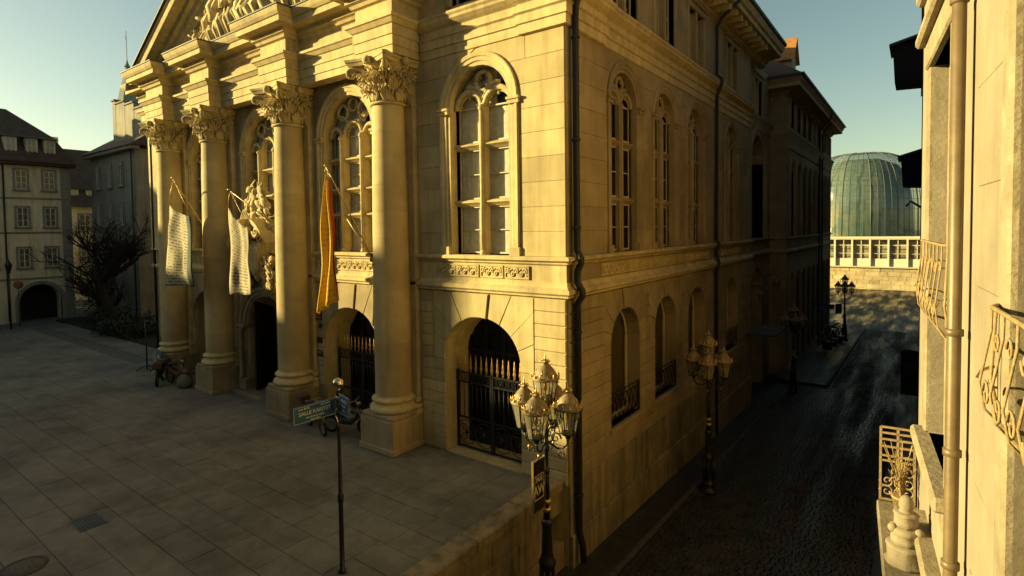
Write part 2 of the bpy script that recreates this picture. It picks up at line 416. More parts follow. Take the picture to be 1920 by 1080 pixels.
def ashlar(parent, frame, a0, a1, z0, z1, wins, mat, hc=.61, lmax=1.5, excl=()):
    n = round((z1-z0)/hc); hc = (z1-z0)/n
    for k in range(n):
        b, t = z0+k*hc, z0+(k+1)*hc; iv = []; l0 = l1 = a0; hidden = False
        for c, ro, zs in sorted(wins):
            def hw(z):
                if z <= zs: return ro
                d = ro*ro-(z-zs)**2
                return math.sqrt(d) if d > 0 else 0
            h0, h1 = hw(b), hw(t)
            if h0 <= 0: continue
            iv.append((l0, l1, c-h0, c-h1)); l0, l1 = c+h0, c+h1
        iv.append((l0, l1, a1, a1))
        res = []
        for (p0, p1, q0, q1) in iv:
            segs = [(p0, p1, q0, q1)]
            for e0, e1 in excl:
                s2 = []
                for (u0, u1, v0, v1) in segs:
                    if e1 <= max(u0, u1) or e0 >= min(v0, v1): s2.append((u0, u1, v0, v1)); continue
                    if e0 > max(u0, u1): s2.append((u0, u1, e0, e0))
                    if e1 < min(v0, v1): s2.append((e1, e1, v0, v1))
                segs = s2
            res += segs
        course_blocks(res, b, t, k, parent, frame, mat, .016, .007, lmax, gap=.006)

COLX = [-11.81, -16.65, -21.62, -25.5]
PEX = [(fx(x)-.66, fx(x)+.66) for x in COLX]
rustic(wall_front, FR, 0.0, fx(-12.5), 4.36, 0.02, FRONT_OPS_G[:1], M['stone'], excl=PEX)
ashlar(wall_front, FR, 0.0, fx(-12.5), 5.34, 10.6, [(fx(-9.03), 1.28, 9.17)], M['stone'], excl=PEX)
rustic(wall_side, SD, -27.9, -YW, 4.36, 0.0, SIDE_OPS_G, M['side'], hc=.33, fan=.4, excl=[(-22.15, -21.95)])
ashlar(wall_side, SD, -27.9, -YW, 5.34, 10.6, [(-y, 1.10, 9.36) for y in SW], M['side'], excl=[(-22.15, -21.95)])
rustic(wall_front, FR, fx(-12.5), AL, 4.36, 0.02, FRONT_OPS_G[1:], M['stone'], excl=PEX, fan=.35)
ashlar(wall_front, FR, fx(-12.5), AL, 5.34, 10.6, [(fx(-14.3), 1.5, 9.0), (fx(-19.12), 1.5, 9.0), (fx(-23.6), 1.42, 9.0)], M['stone'], excl=PEX)
tag(NB[1].build('stone_courses', M['side'], palace, PINV), kind='stuff')

# lower street-side base, smooth large stones under the ground-floor windows
for i, (y0, y1) in enumerate([(YW+.0, 12.7), (12.7, 15.35), (15.35, 18.4), (18.4, 22.0), (22.0, 27.9)]):
    for z0, z1 in ((-1.15, .0), (-4.4, -1.15)):
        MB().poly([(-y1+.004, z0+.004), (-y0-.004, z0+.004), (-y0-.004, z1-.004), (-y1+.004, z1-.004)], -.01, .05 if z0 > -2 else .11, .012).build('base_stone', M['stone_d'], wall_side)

# ------------------------------------------------------------------ string courses round the corner
def ring(name, prof, mat, x0=None, y1=27.9, parent=palace, back=-.1):
    mb = MB(); sweep(mb, [(x0 if x0 is not None else XL, YW), (XC, YW), (XC, y1)], closeprof(prof, back)); return mb.build(name, mat, parent, PINV)
ring('string_course', [(0,4.36),(.10,4.40),(.10,4.44),(.16,4.49),(.16,4.57),(.06,4.62),(.03,4.68),(.03,4.74)], M['stone_f'])
ring('sill_course', [(.02,5.14),(.06,5.17),(.06,5.20),(.15,5.25),(.15,5.31),(.12,5.335),(0,5.345)], M['stone_f'])
prof = [(0,10.55),(.05,10.57),(.05,10.78),(.09,10.80),(.09,11.0),(.14,11.04),(.06,11.10),(.06,11.26),(.14,11.32),(.22,11.40),(.22,11.47),(.26,11.52),(.26,11.58),(.02,11.64)]
mb = MB(); sweep(mb, [(-10.95, YW), (-7.65, YW), (-7.65, YW-.05), (XC, YW-.05), (XC+.05, YW-.05), (XC+.05, 12.75), (XC, 12.75), (XC, 27.9)][0:3]+[(XC+.05, YW-.05), (XC+.05, 12.75), (XC, 12.75), (XC, 27.9)], closeprof(prof)); mb.build('architrave_course', M['stone_f'], palace, PINV)
# main eaves
eave = [(0,13.95),(.10,14.0),(.10,14.12),(.25,14.2),(.25,14.3),(.82,14.36),(.82,14.55),(.90,14.6),(.98,14.78),(.98,14.86),(.1,14.95)]
mb = MB(); sweep(mb, [(-10.3, YW), (XC, YW), (XC, 30.6)], closeprof(eave, -.2)); mb.build('cornice', M['stone_f'], palace, PINV)
mb = MB(); sweep(mb, [(-10.3, YW), (XC, YW), (XC, 30.6)], [(.95,14.86),(1.06,14.87),(1.08,14.98),(1.02,14.98),(1.0,14.92),(.95,14.92)]); mb.build('gutter', M['lead'], palace, PINV)
mb = MB(); mb.add([(XC+1.0, YW-1.0, 14.93), (XC+1.0, 31, 14.93), (XC-7, 31, 19.2), (XC-7, YW+7, 19.2), (-10.3, YW-1.0, 14.93), (-17, YW+6, 19.2), (XL, YW+.3, 14.95), (XL, YW+6, 19.2), (-17, 45, 19.2), (XL, 45, 19.2)], [(0,1,2,3), (0,3,5,4), (4,5,7,6), (3,2,8,5), (5,8,9,7)])
mb.build('roof', M['tile'], palace, PINV)
# eave brackets
br = MB().cbox(-.1, .1, .02, .72, 14.12, 14.36, .02).mesh('eave_bracket', M['stone_f'])
for i in range(28):
    if i < 5: m = FR @ T(.55+i*.72, 0, 0)
    else: m = SD @ T(-(11.5+(i-5)*.75), 0, 0)
    link('eave_bracket', br, palace, onp(m))

# ------------------------------------------------------------------ windows
def archsweep(mb, prof, z0, zs, n=22, rise=None):
    st = [(0.0, z0)]+[(PI*i/n, None) for i in range(n+1)]+[(PI, z0)]
    vs = []; m = len(prof)
    for th, z in st:
        for rho, o in prof:
            vs.append((rho*math.cos(th), o, z if z is not None else zs+rho*math.sin(th)))
    fs = [(i*m+k, (i+1)*m+k, (i+1)*m+k+1, i*m+k+1) for i in range(len(st)-1) for k in range(m-1)]
    mb.add(vs, fs); return mb
def arcpts(c, zc, r, t0, t1, o, n=12): return [(c+r*math.cos(t0+(t1-t0)*i/n), o, zc+r*math.sin(t0+(t1-t0)*i/n)) for i in range(n+1)]
_win = {}
def window(mtx, h, ro, zsill, zs, lights, trans, mat, curtains=True, glass='glass', od=1.0, parent=palace):
    key = (h, ro, zsill, zs, lights, tuple(trans), mat.name, curtains, glass)
    root = part('window', parent, mtx)
    if key in _win:
        for nm, me, mt in _win[key]: link(nm, me, root, mt)
        return root
    L = []
    def P(nm, mb, m, mt=None):
        mb.v = [(p[0], p[1]*od if p[1] < 0 else p[1], p[2]) for p in mb.v]; me = mb.mesh(nm, m); L.append((nm, me, mt)); link(nm, me, root, mt)
    e = ro-h; g = -.40
    mb = archsweep(MB(), [(h,-.44),(h,-.30),(h+.03,-.28),(h+.03,-.14),(h+.07,-.12),(h+.07,.0),(h+.30*e,.01),(h+.34*e,.035),(h+.62*e,.04),(h+.68*e,.065),(h+.92*e,.075),(ro,.06),(ro,-.01)], zsill, zs)
    for s in (-1, 1):
        a0, a1 = sorted((s*(h+.02), s*(ro+.03)))
        mb.box(a0, a1, -.02, .085, zs-.16, zs-.02); mb.box(a0-.02, a1+.02, -.02, .12, zs-.06, zs)
        mb.cbox(a0, a1, -.02, .085, zsill, zsill+.22, .015)
    P('surround', mb, mat)
    # lights
    lw = [h] * 2 if lights == 2 else None
    if lights == 2: edges = [-h, 0, h]
    elif lights == 3: edges = [-h, -h*.42, h*.42, h]
    else: edges = [-h, h]
    for x in edges[1:-1]:
        mb = MB(); mb.cbox(x-.095, x+.095, -.43, -.16, zsill, zs+.05, .03); mb.lathe([(.06, 0), (.06, zs-zsill)], 10, (x, -.15, zsill))
        mb.lathe([(.05,0),(.075,.03),(.09,.1),(.06,.13)], 10, (x, -.15, zs-.16)); mb.lathe([(.085,0),(.085,.08),(.06,.13)], 10, (x, -.15, zsill))
        P('mullion', mb, mat)
    for z in trans:
        mb = MB(); sweep(mb, [(-h, 0), (h, 0)], [(.10, z-.10), (.16, z-.06), (.26, z-.01), (.26, z+.02), (.14, z+.07), (0, z+.07), (0, z-.10)])
        mb.v = [(p[0], -p[1]-.43, p[2]) for p in mb.v]; P('transom', mb, mat)
    mb = MB()
    for i in range(len(edges)-1):
        a, b = edges[i], edges[i+1]; c = (a+b)/2; r = (b-a)/2-.05; zc = zs-.04
        mb.tube(arcpts(c, zc, r, 0, PI, -.26), .075, 6); mb.tube(arcpts(c, zc, r-.07, .0, PI, -.33), .045, 6)
        for k in range(5):     # cusps
            th = PI*(k+.5)/5; 
            if k % 2 == 1: continue
            mb.tube([(c+(r)*math.cos(th), -.3, zc+r*math.sin(th)), (c+(r*.72)*math.cos(th), -.3, zc+r*.72*math.sin(th))], [.06, .02], 6)
            mb.sphere((c+r*.66*math.cos(th), -.3, zc+r*.66*math.sin(th)), .04, 6, 4)
    if lights == 2:
        rr = h*.25; zc = zs+h*.63; mb.tube(arcpts(0, zc, rr, 0, 2*PI, -.27, 16), .07, 6)
        for k in range(4):
            th = PI/4+k*PI/2; mb.tube([(rr*math.cos(th), -.3, zc+rr*math.sin(th)), (rr*.45*math.cos(th), -.3, zc+rr*.45*math.sin(th))], [.05, .02], 6)
        for s in (-1, 1): mb.tube(arcpts(s*h*.5, zs+.02, h*.52, PI/2-s*.1, PI/2+s*1.25, -.27, 6), .065, 6)
    if lights == 3:
        for s in (-1, 1):
            rr = h*.2; cx = s*h*.42; zc = zs+h*.62; mb.tube(arcpts(cx, zc, rr, 0, 2*PI, -.27, 14), .055, 6)
            mb.tube(arcpts(s*h*.66, zs+.0, h*.55, PI/2, PI/2+s*1.1, -.27, 6), .055, 6)
        rr = h*.17; zc = zs+h*.80; mb.tube(arcpts(0, zc, rr, 0, 2*PI, -.27, 14), .045, 6)
    P('tracery', mb, mat)
    # panes and casements
    rows = [zsill+.02]+list(trans)+[zs]
    for i in range(len(edges)-1):
        a, b = edges[i]+.06, edges[i+1]-.06
        for j in range(len(rows)-1):
            z0, z1 = rows[j]+(.08 if j else .02), rows[j+1]-.10 if j < len(rows)-2 else rows[j+1]
            P('pane', MB().add([(a, g, z0), (b, g, z0), (b, g, z1), (a, g, z1)], [(0,1,2,3)]), M[glass])
            mb = MB(); t = .028
            mb.box(a, a+t, g-.02, g+.03, z0, z1); mb.box(b-t, b, g-.02, g+.03, z0, z1); mb.box(a, b, g-.02, g+.035, z0, z0+t*1.6); mb.box(a, b, g-.02, g+.035, z1-t*1.4, z1)
            if j < len(rows)-2: mb.box(a, b, g-.015, g+.025, (z0+z1)/2-.014, (z0+z1)/2+.014)
            P('casement', mb, M['wood'])
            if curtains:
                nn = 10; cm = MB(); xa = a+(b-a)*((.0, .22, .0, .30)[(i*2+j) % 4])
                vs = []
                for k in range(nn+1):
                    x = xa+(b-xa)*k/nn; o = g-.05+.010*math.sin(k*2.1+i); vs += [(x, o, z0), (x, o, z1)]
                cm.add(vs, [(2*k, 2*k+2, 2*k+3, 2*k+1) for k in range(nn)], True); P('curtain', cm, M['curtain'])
    hd = [(p[0], g, p[1]) for p in arch_pts(0, h-.01, zs, h-.01, 18)]
    if curtains: P('curtain', MB().add([(p[0], g-.06, p[2]) for p in hd if p[0] > -h*.35]+[(-h*.35, g-.06, zs)], [tuple(range(len([p for p in hd if p[0] > -h*.35])+1))]), M['curtain'])  # pale sheet standing for sky reflections in the arch glass
    P('pane', MB().add(hd, [tuple(range(len(hd)))]), M[glass])
    _win[key] = L
    return root
window(onp(FR @ T(fx(-9.03), 0, 0)), .96, 1.28, 5.33, 9.17, 2, (6.70, 8.17), M['stone_f'], od=.84)
for x, h, ro in ((-14.3, 1.18, 1.5), (-19.12, 1.18, 1.5), (-23.6, 1.1, 1.42)):
    window(onp(FR @ T(fx(x), 0, 0)), h, ro, 5.33, 9.0, 3, (6.5, 7.3, 8.25), M['stone_f'])
for y in SW: window(onp(SD @ T(-y, 0, 0)), .80, 1.10, 5.33, 9.36, 2, (6.75, 8.3), M['side'], curtains=False, glass='glass_d', od=.6)
# mezzanine windows
def mezz(mtx, h, z0, z1, mat, parent=palace):
    root = part('window', parent, mtx); mb = MB()
    for s in (-1, 1):
        a0, a1 = sorted((s*h, s*(h+.2))); mb.cbox(a0, a1, -.28, .07, z0-.02, z1, .02)
    mb.cbox(-h-.2, h+.2, -.28, .09, z1, z1+.22, .02); mb.cbox(-h-.28, h+.28, -.02, .16, z1+.2, z1+.3, .02); mb.build('surround', mat, root)
    mb = MB(); mb.box(-.06, .06, -.26, -.02, z0, z1); mb.lathe([(.07,0),(.07,.1),(.05,.14),(.05,z1-z0-.3),(.08,z1-z0-.2),(.08,z1-z0)], 8, (0, 0, z0)); mb.build('mullion', mat, root)
    for s in (-1, 1):
        a0, a1 = sorted((s*.06, s*h))
        MB().add([(a0,-.2,z0),(a1,-.2,z0),(a1,-.2,z1),(a0,-.2,z1)], [(0,1,2,3)]).build('pane', M['glass_d'], root)
        MB().box(a0, a1, -.21, -.16, (z0+z1)/2-.02, (z0+z1)/2+.02).box(a0, a0+.03, -.21, -.16, z0, z1).box(a1-.03, a1, -.21, -.16, z0, z1).build('casement', M['wood'], root)
mezz(onp(FR @ T(fx(-9.03), 0, 0)), .8, 11.78, 13.5, M['stone_f'])
for y in SW: mezz(onp(SD @ T(-y, 0, 0)), .78, 11.78, 13.55, M['side'])

# ground floor street-side windows with lattice balustrades
def lattice(w, h):
    mb = MB(); t = .012
    for x in (-w, w): mb.box(x-.015, x+.015, -.015, .015, 0, h)
    for z in (0.01, h*.16, h*.84, h-.01): mb.box(-w, w, -.014, .014, z-.012, z+.012)
    n = 7; z0, z1 = h*.16, h*.84
    for i in range(n):
        a, b = -w+2*w*i/n, -w+2*w*(i+1)/n
        mb.tube([(a,0,z0),(b,0,z1)], t, 4); mb.tube([(a,0,z1),(b,0,z0)], t, 4); mb.tube(arcpts((a+b)/2, (z0+z1)/2, .07, 0, 2*PI, 0, 10), .009, 4)
        mb.tube([((a+b)/2,0,z1),((a+b)/2,0,h)], t, 4)
    return mb.mesh('balustrade', M['iron'])
lat = lattice(.92, .85)
for c, h, zb, zs, rise, dp in SIDE_OPS_G:
    root = part('window', palace, onp(SD @ T(c, 0, 0)))
    link('balustrade', lat, root, T(0, .0, zb+.04))
    MB().cbox(-h-.12, h+.12, -.3, .12, zb-.12, zb, .02).build('sill', M['side'], root)
    hd = [(p[0], -.42, p[1]) for p in arch_pts(0, h, zs, rise, 18)]; vs = [(h, -.42, zb)]+hd+[(-h, -.42, zb)]
    MB().add(vs, [tuple(range(len(vs)))]).build('pane', M['glass_d'], root)
    MB().add([(v[0], -.47, v[2]) for v in vs], [tuple(range(len(vs)))]).build('blind', M['loggia_a'], root)  # flat sheet in place of the loggia's amber lit back wall
    mb = MB(); t = .035
    for x in (-h+.03, h-.03): mb.box(x-t, x+t, -.44, -.37, zb, zs)
    mb.box(.45, .50, -.44, -.37, zb, zs); mb.box(.45, h, -.44, -.38, 1.75, 1.80); mb.box(.45, h, -.44, -.38, 2.3, 2.35); mb.box(-h, h, -.44, -.38, zb, zb+.07); mb.tube([(p[0], -.4, p[1]) for p in arch_pts(0, h-.03, zs, rise-.03, 18)], .04, 6)
    mb.build('casement', M['wood'], root)

# frieze panels with scroll carving
def scroll(mb, c, r, s, o, turns=1.4, n=16, th=.02, z=0):
    pts = []; 
    for i in range(n+1):
        t = i/n; a = s*turns*2*PI*t; rr = r*(1-.85*t); pts.append((c[0]+rr*math.cos(a), o, c[1]+rr*math.sin(a)))
    mb.tube(pts, [th*(1-.4*i/n) for i in range(n+1)], 6)
fp = MB(); fp.poly([(-.36,-.15),(.36,-.15),(.36,.15),(-.36,.15)], -.01, .012, 0)
for (x0, x1, z0, z1) in ((-.36,.36,.13,.16),(-.36,.36,-.16,-.13),(-.36,-.33,-.13,.13),(.33,.36,-.13,.13)): fp.box(x0, x1, 0, .035, z0, z1)
for k in range(5):
    c = -.26+.13*k; scroll(fp, (c, .03*(-1)**k), .075, (-1)**k, .03); fp.sphere((c, .03, .03*(-1)**k), .03, 7, 5, (1, .8, 1))
    for j in range(3): fp.sphere((c+.05*math.cos(j*2.1+k), .025, .08*math.sin(j*2.1+k)), .028, 6, 4, (1.5, .7, .8))
fpm = fp.mesh('frieze_panel', M['stone_f'])
for x in (-10.15, -9.42, -8.64, -7.86): link('frieze_panel', fpm, palace, onp(FR @ T(fx(x), .005, 4.94)))
for x in (-13.2, -13.95, -14.7, -15.45, -22.6, -23.35, -24.1, -24.8): link('frieze_panel', fpm, palace, onp(FR @ T(fx(x), .005, 4.94)))
for y in SW:
    for d in (-1.1, -.36, .38, 1.12): link('frieze_panel', fpm, palace, onp(SD @ T(-y+d, .005, 4.94)))

# ------------------------------------------------------------------ columns
def leaf(mb, base, ang, r0, h, w, curl, lean):
    # acanthus leaf: a lobed strip that climbs the bell and curls outwards
    ca, sa = math.cos(ang), math.sin(ang); rows = 9; vs = []
    for i in range(rows):
        t = i/(rows-1)
        z = base+h*(math.sin(min(t, .86)/.86*PI/2) if t < .86 else 1-(t-.86)*1.5)
        rad = r0+lean*t+curl*max(0, (t-.55)/.45)**1.6
        wd = w*(.62+.5*math.sin(PI*min(1, t*1.05)))*(1-.55*max(0, t-.6)/.4)*(1+.22*(-1)**i)
        for s, k in ((-1, 0), (-.5, .035), (0, .055), (.5, .035), (1, 0)):
            x = rad+k-.02*abs(s); y = s*wd*.5
            vs.append((x*ca-y*sa, x*sa+y*ca, z))
    fs = [(i*5+k, i*5+k+1, (i+1)*5+k+1, (i+1)*5+k) for i in range(rows-1) for k in range(4)]
    mb.add(vs, fs, True)
def acanthus(mb, base, ang, r0, h, w, curl, lean, n=5):
    # one carved leaf: ribs fanning from the root, each rolling over outwards at its tip
    ca, sa = math.cos(ang), math.sin(ang)
    for k in range(n):
        s = (k-(n-1)/2)/((n-1)/2); hh = h*(1-.30*abs(s)**1.3); pts = []; rr = []
        for i in range(11):
            t = i/10
            if t < .72:
                q = t/.72; rad = r0+lean*q*q; z = base+hh*(.06+.94*math.sin(q*PI/2*.98)); sp = s*w*.5*(.35+.65*math.sin(min(1, q*1.15)*PI/2))
            else:
                q = (t-.72)/.28; th = q*PI*1.05; cr = curl*.5*(1-.25*abs(s)); rad = r0+lean+cr*(1-math.cos(th)); z = base+hh+cr*.55*math.sin(th)-.10*q*q*curl; sp = s*w*.5*(1+.22*q)
            x, y = rad+.02*(1-abs(s)), sp
            pts.append((x*ca-y*sa, x*sa+y*ca, z)); rr.append(w*.115*(.75+.6*math.sin(PI*min(1, .15+t*.8)))*(1 if t < .9 else .75))
        mb.tube(pts, rr, 6)
def capital_mesh():
    mb = MB(); H = 1.2
    mb.lathe([(.43,-.03),(.49,-.02),(.51,.015),(.49,.05),(.44,.06),(.43,.12),(.44,.6),(.50,.85),(.62,1.0),(.68,1.04)], 28)
    for k in range(8): acanthus(mb, .05, k*PI/4, .455, .36, .30, .20, .07)
    for k in range(8): acanthus(mb, .30, k*PI/4+PI/8, .47, .42, .31, .24, .11)
    for k in range(8): acanthus(mb, .62, k*PI/4, .50, .26, .20, .14, .12, 3)
    for k in range(4):
        a = PI/4+k*PI/2
        for s in (-1, 1):
            b = a+s*.10; pts = []; rr = []
            for i in range(26):
                t = i/25
                if t < .35:
                    q = t/.35; rad = .52+.42*q*q; z = .60+.36*math.sin(q*PI/2); off = s*.22*(1-q)+s*.03*q
                else:
                    q = (t-.35)/.65; th = PI/2-q*2*PI*1.35; sr = .135*(1-.75*q); rad = .95+sr*math.cos(th)-.0; z = .84+sr*math.sin(th); off = s*.035
                ca, sa = math.cos(a), math.sin(a); pts.append((rad*ca-off*sa, rad*sa+off*ca, z)); rr.append(.045*(1-.35*t))
            mb.tube(pts, rr, 6)
        ca, sa = math.cos(a), math.sin(a)
        mb.sphere((.95*ca, .95*sa, .84), .055, 7, 5)
        acanthus(mb, .58, a, .58, .30, .22, .18, .20, 3)
        a2 = k*PI/2; mb.sphere((.70*math.cos(a2), .70*math.sin(a2), 1.10), .12, 8, 6)
        for j in range(6): mb.sphere((.74*math.cos(a2)-.08*math.cos(j*PI/3)*math.sin(a2), .74*math.sin(a2)+.08*math.cos(j*PI/3)*math.cos(a2), 1.10+.08*math.sin(j*PI/3)), .045, 6, 4)
        for s in (-1, 1): # inner helices
            mb.tube([((.52+.05*t)*math.cos(a2)-s*(.20-.14*t+.05*math.sin(5*t))*math.sin(a2), (.52+.05*t)*math.sin(a2)+s*(.20-.14*t+.05*math.sin(5*t))*math.cos(a2), .62+.36*t) for t in [i/8 for i in range(9)]], .03, 6)
    # abacus with concave sides
    pts = []
    for k in range(4):
        a = PI/4+k*PI/2; n = 9; p0 = Vector((math.cos(a), math.sin(a)))*1.2; p1 = Vector((math.cos(a+PI/2), math.sin(a+PI/2)))*1.2
        d = (p1-p0).normalized(); q0 = p0+d*.07; q1 = p1-d*.07; inn = Vector((-math.cos(a+PI/4), -math.sin(a+PI/4)))
        for i in range(n):
            t = i/(n-1); pts.append(q0+(q1-q0)*t+inn*.17*math.sin(PI*t))
    for z0, z1, s0, s1 in ((1.03,1.10,.90,.95),(1.10,1.13,.93,.93),(1.13,1.2,.97,1.0)):
        n = len(pts); vs = [(p.x*s0, p.y*s0, z0) for p in pts]+[(p.x*s1, p.y*s1, z1) for p in pts]
        mb.add(vs, [(i, (i+1)%n, n+(i+1)%n, n+i) for i in range(n)]+[tuple(range(n, 2*n)), tuple(reversed(range(n)))])
    return mb.mesh('capital', M['stone_f'])
M['stone_c'] = surf('sandstone_drum', (.60,.48,.255), (.50,.39,.205), scale=1.6, rough=.9, bump=.25, bscale=45, rnd=.17, stain=.28, streak=.08)
CAPM = capital_mesh()
PLM = MB().cbox(-.665, .665, -.665, .665, 0, .90, .02).cbox(-.70, .70, -.70, .70, 0, .16, .02).cbox(-.63, .63, -.63, .63, .89, 1.02, .03).mesh('plinth', M['stone_g'])
bs = MB().lathe([(.60,0),(.655,.03),(.67,.09),(.655,.15),(.60,.18),(.575,.19),(.55,.22),(.545,.26),(.565,.285),(.60,.30),(.615,.335),(.60,.37),(.55,.385),(.52,.40),(.50,.44),(.49,.46)], 40)
BASEM = bs.mesh('column_base', M['stone_f'])
ZB = 1.02+.45; ZT = 9.40; ND = 11
DRM = []
def rad(t): return .505-.075*max(0, (t-.25)/.75)**1.7
for i in range(ND):
    t0, t1 = i/ND, (i+1)/ND; hh = (ZT-ZB)/ND
    DRM.append(MB().lathe([(rad(t0), .0015), (rad((t0+t1)/2), hh/2), (rad(t1), hh-.0015)], 40, cap=False).mesh('drum', M['stone_c']))
AX = 10.40
# a faint wear of the stone: every drum turns a little, every capital faces the same way
for x in COLX:
    c = part('column', palace, onp(T(x, AX, 0)))
    link('plinth', PLM, c); link('column_base', BASEM, c, T(0, 0, 1.02))
    for i in range(ND): link('drum', DRM[i], c, T(0, 0, ZB+(ZT-ZB)*i/ND) @ Matrix.Rotation(i*.7, 4, 'Z'))
    link('capital', CAPM, c, T(0, 0, ZT))
    # pilaster against the wall behind
    mb = MB(); mb.box(-.58, .58, 0, .16, 1.35, 9.45); mb.cbox(-.66, .66, -.01, .26, .02, 1.02, .02); mb.cbox(-.64, .64, 0, .24, 1.02, 1.16, .03); mb.cbox(-.61, .61, 0, .20, 1.18, 1.34, .03)
    mb.box(-.60, .60, 0, .2, 9.4, 9.46); mb.box(-.66, .66, 0, .28, 10.42, 10.62)
    for k in range(5): 
        m2 = MB(); leaf(m2, 9.48, PI/2, .16, .5, .26, .16, .04); mb.merge(m2, lambda p, k=k: (p[0]-.46+.23*k, p[1], p[2]))
        m2 = MB(); leaf(m2, 9.6, PI/2, .16, .75, .26, .2, .05); mb.merge(m2, lambda p, k=k: (p[0]-.46+.23*k, p[1], p[2]))
    mb.box(-.56, .56, 0, .17, 9.46, 10.42)
    mb.build('pilaster', M['stone_f'], palace, onp(FR @ T(fx(x), 0, 0)))

# left corner strip
mb = MB(); mb.box(fx(XL)-1.1, fx(XL), 0, .12, 5.34, 10.6); mb.build('pilaster', M['stone_f'], palace, onp(FR))
# ------------------------------------------------------------------ entablature
path = [(-26.35, YW+.05)]
for i, x in enumerate(reversed(COLX)):
    path += [(x-.72, 10.38), (x-.72, 9.93), (x+.72, 9.93), (x+.72, 10.38)]
path[1] = (-26.35, 9.93); path[0] = (-26.35, YW+.3); path[2] = (-26.35+.001, 9.93)
path = [(-26.35, YW+.3)]
for i, x in enumerate(reversed(COLX)):
    if i == 0: path += [(-26.35, 9.93), (x+.72, 9.93), (x+.72, 10.38)]
    elif i == 3: path += [(x-.72, 10.38), (x-.72, 9.93), (x+.75, 9.93), (x+.75, YW+.3)]
    else: path += [(x-.72, 10.38), (x-.72, 9.93), (x+.72, 9.93), (x+.72, 10.38)]
arch_p = [(0,10.62),(0,10.82),(.03,10.83),(.03,11.08),(.06,11.09),(.06,11.34),(.10,11.36),(.18,11.46),(.22,11.48),(.22,11.56),(.02,11.60)]
frie_p = [(.0,11.60),(.0,11.98),(.03,12.0)]
corn_p = [(.03,12.0),(.08,12.02),(.12,12.10),(.20,12.14),(.20,12.24),(.26,12.28),(.52,12.30),(.52,12.46),(.56,12.48),(.62,12.56),(.66,12.66),(.66,12.70),(.3,12.76)]
ent = part('entablature', palace, PINV)
for nm, pr in (('architrave', arch_p), ('frieze', frie_p), ('cornice', corn_p)):
    mb = MB(); sweep(mb, path, closeprof(pr, -.42)); mb.build(nm, M['stone_f'], ent)
# carved mouldings below the cornice: a row of small blocks
dm = MB().cbox(-.045, .045, 0, .10, 0, .09, .008).mesh('dentil', M['stone_f'])
# lead flashing on the cornice
mb = MB(); sweep(mb, path, [(.69,12.70),(.69,12.74),(.3,12.80),(-.4,12.80),(-.4,12.77),(.3,12.77),(.64,12.71)]); mb.build('flashing', M['lead'], ent)
# left end: gutter spout over the corner
mb = MB(); mb.tube([(-26.9, 9.5, 12.72), (-28.2, 9.9, 12.55), (-29.2, 10.2, 12.5)], .07, 8); mb.build('gutter', M['lead'], palace, PINV)
# wall entablature left of the order
mb = MB(); sweep(mb, [(XL, YW+.4), (XL, YW-.25), (-26.3, YW-.25)], closeprof([(p[0], p[1]) for p in arch_p+frie_p[1:]+corn_p[1:]], -.4)); mb.build('entablature', M['stone_f'], palace, PINV)
# ------------------------------------------------------------------ pediment
ped = part('pediment', palace, PINV)
xl, xr, zb_, yy = -26.75, -10.6, 12.76, 9.75
xm = (xl+xr)/2; za = zb_+ (xm-xl)*.60
MB().add([(xl+1.0, 10.55, zb_), (xr-1.0, 10.55, zb_), (xm, 10.55, za-.6)], [(0,1,2)]).build('tympanum', M['stone_f'], ped)
MB().add([(xl+.5, 11.3, zb_), (xr-.5, 11.3, zb_), (xm, 11.3, za), (xl+.5, 14.5, zb_), (xr-.5, 14.5, zb_), (xm, 14.5, za)], [(0,1,2),(3,4,5),(0,3,5,2),(1,2,5,4)]).build('gable_wall', M['stone_d'], ped)
def rake(x0, x1):
    mb = MB(); L = math.hypot(x1-x0, za-zb_); dx, dz = (x1-x0)/L, (za-zb_)/L; nx, nz = -dz, dx
    if nz < 0: nx, nz = -nx, -nz
    pr = [(-.95,.75),(-.95,.30),(-.70,.28),(-.66,.18),(-.45,.16),(-.45,-.02),(-.28,-.04),(-.28,-.42),(-.08,-.45),(0,-.52),(0,.75)]
    for (px, pz) in ((x0, zb_), (x1, za)):
        sk = 0
        for h_, o in pr: mb.v.append((px+nx*h_ if px == x0 else xm, yy+.35+o, pz+ (nz*h_ if px == x0 else h_/nz)))
    m = len(pr); mb.f = [(k, (k+1)%m, m+(k+1)%m, m+k) for k in range(m)]+[tuple(range(m)), tuple(range(m, 2*m))]; mb.sm = [False]*len(mb.f)
    return mb
for x0 in (xl, xr):
    rake(x0, xm).build('raking_cornice', M['stone_f'], ped)
    mb = MB(); s = 1 if x0 == xl else -1
    mb.add([(x0-s*.25, yy-.22, zb_+.02), (xm, yy-.22, za+.16), (xm, 14.6, za+.16), (x0-s*.25, 14.6, zb_+.02), (x0-s*.25, yy-.22, zb_-.04), (xm, yy-.22, za+.10)], [(0,1,2,3),(0,1,5,4)]); mb.build('pediment_roof', M['lead'], ped)
M['ironb'] = surf('shade_black_wood', (.010,.009,.008), (.006,.006,.005), scale=5, rough=.6)  # inner door frames, blackened to stand for the shade inside the arches
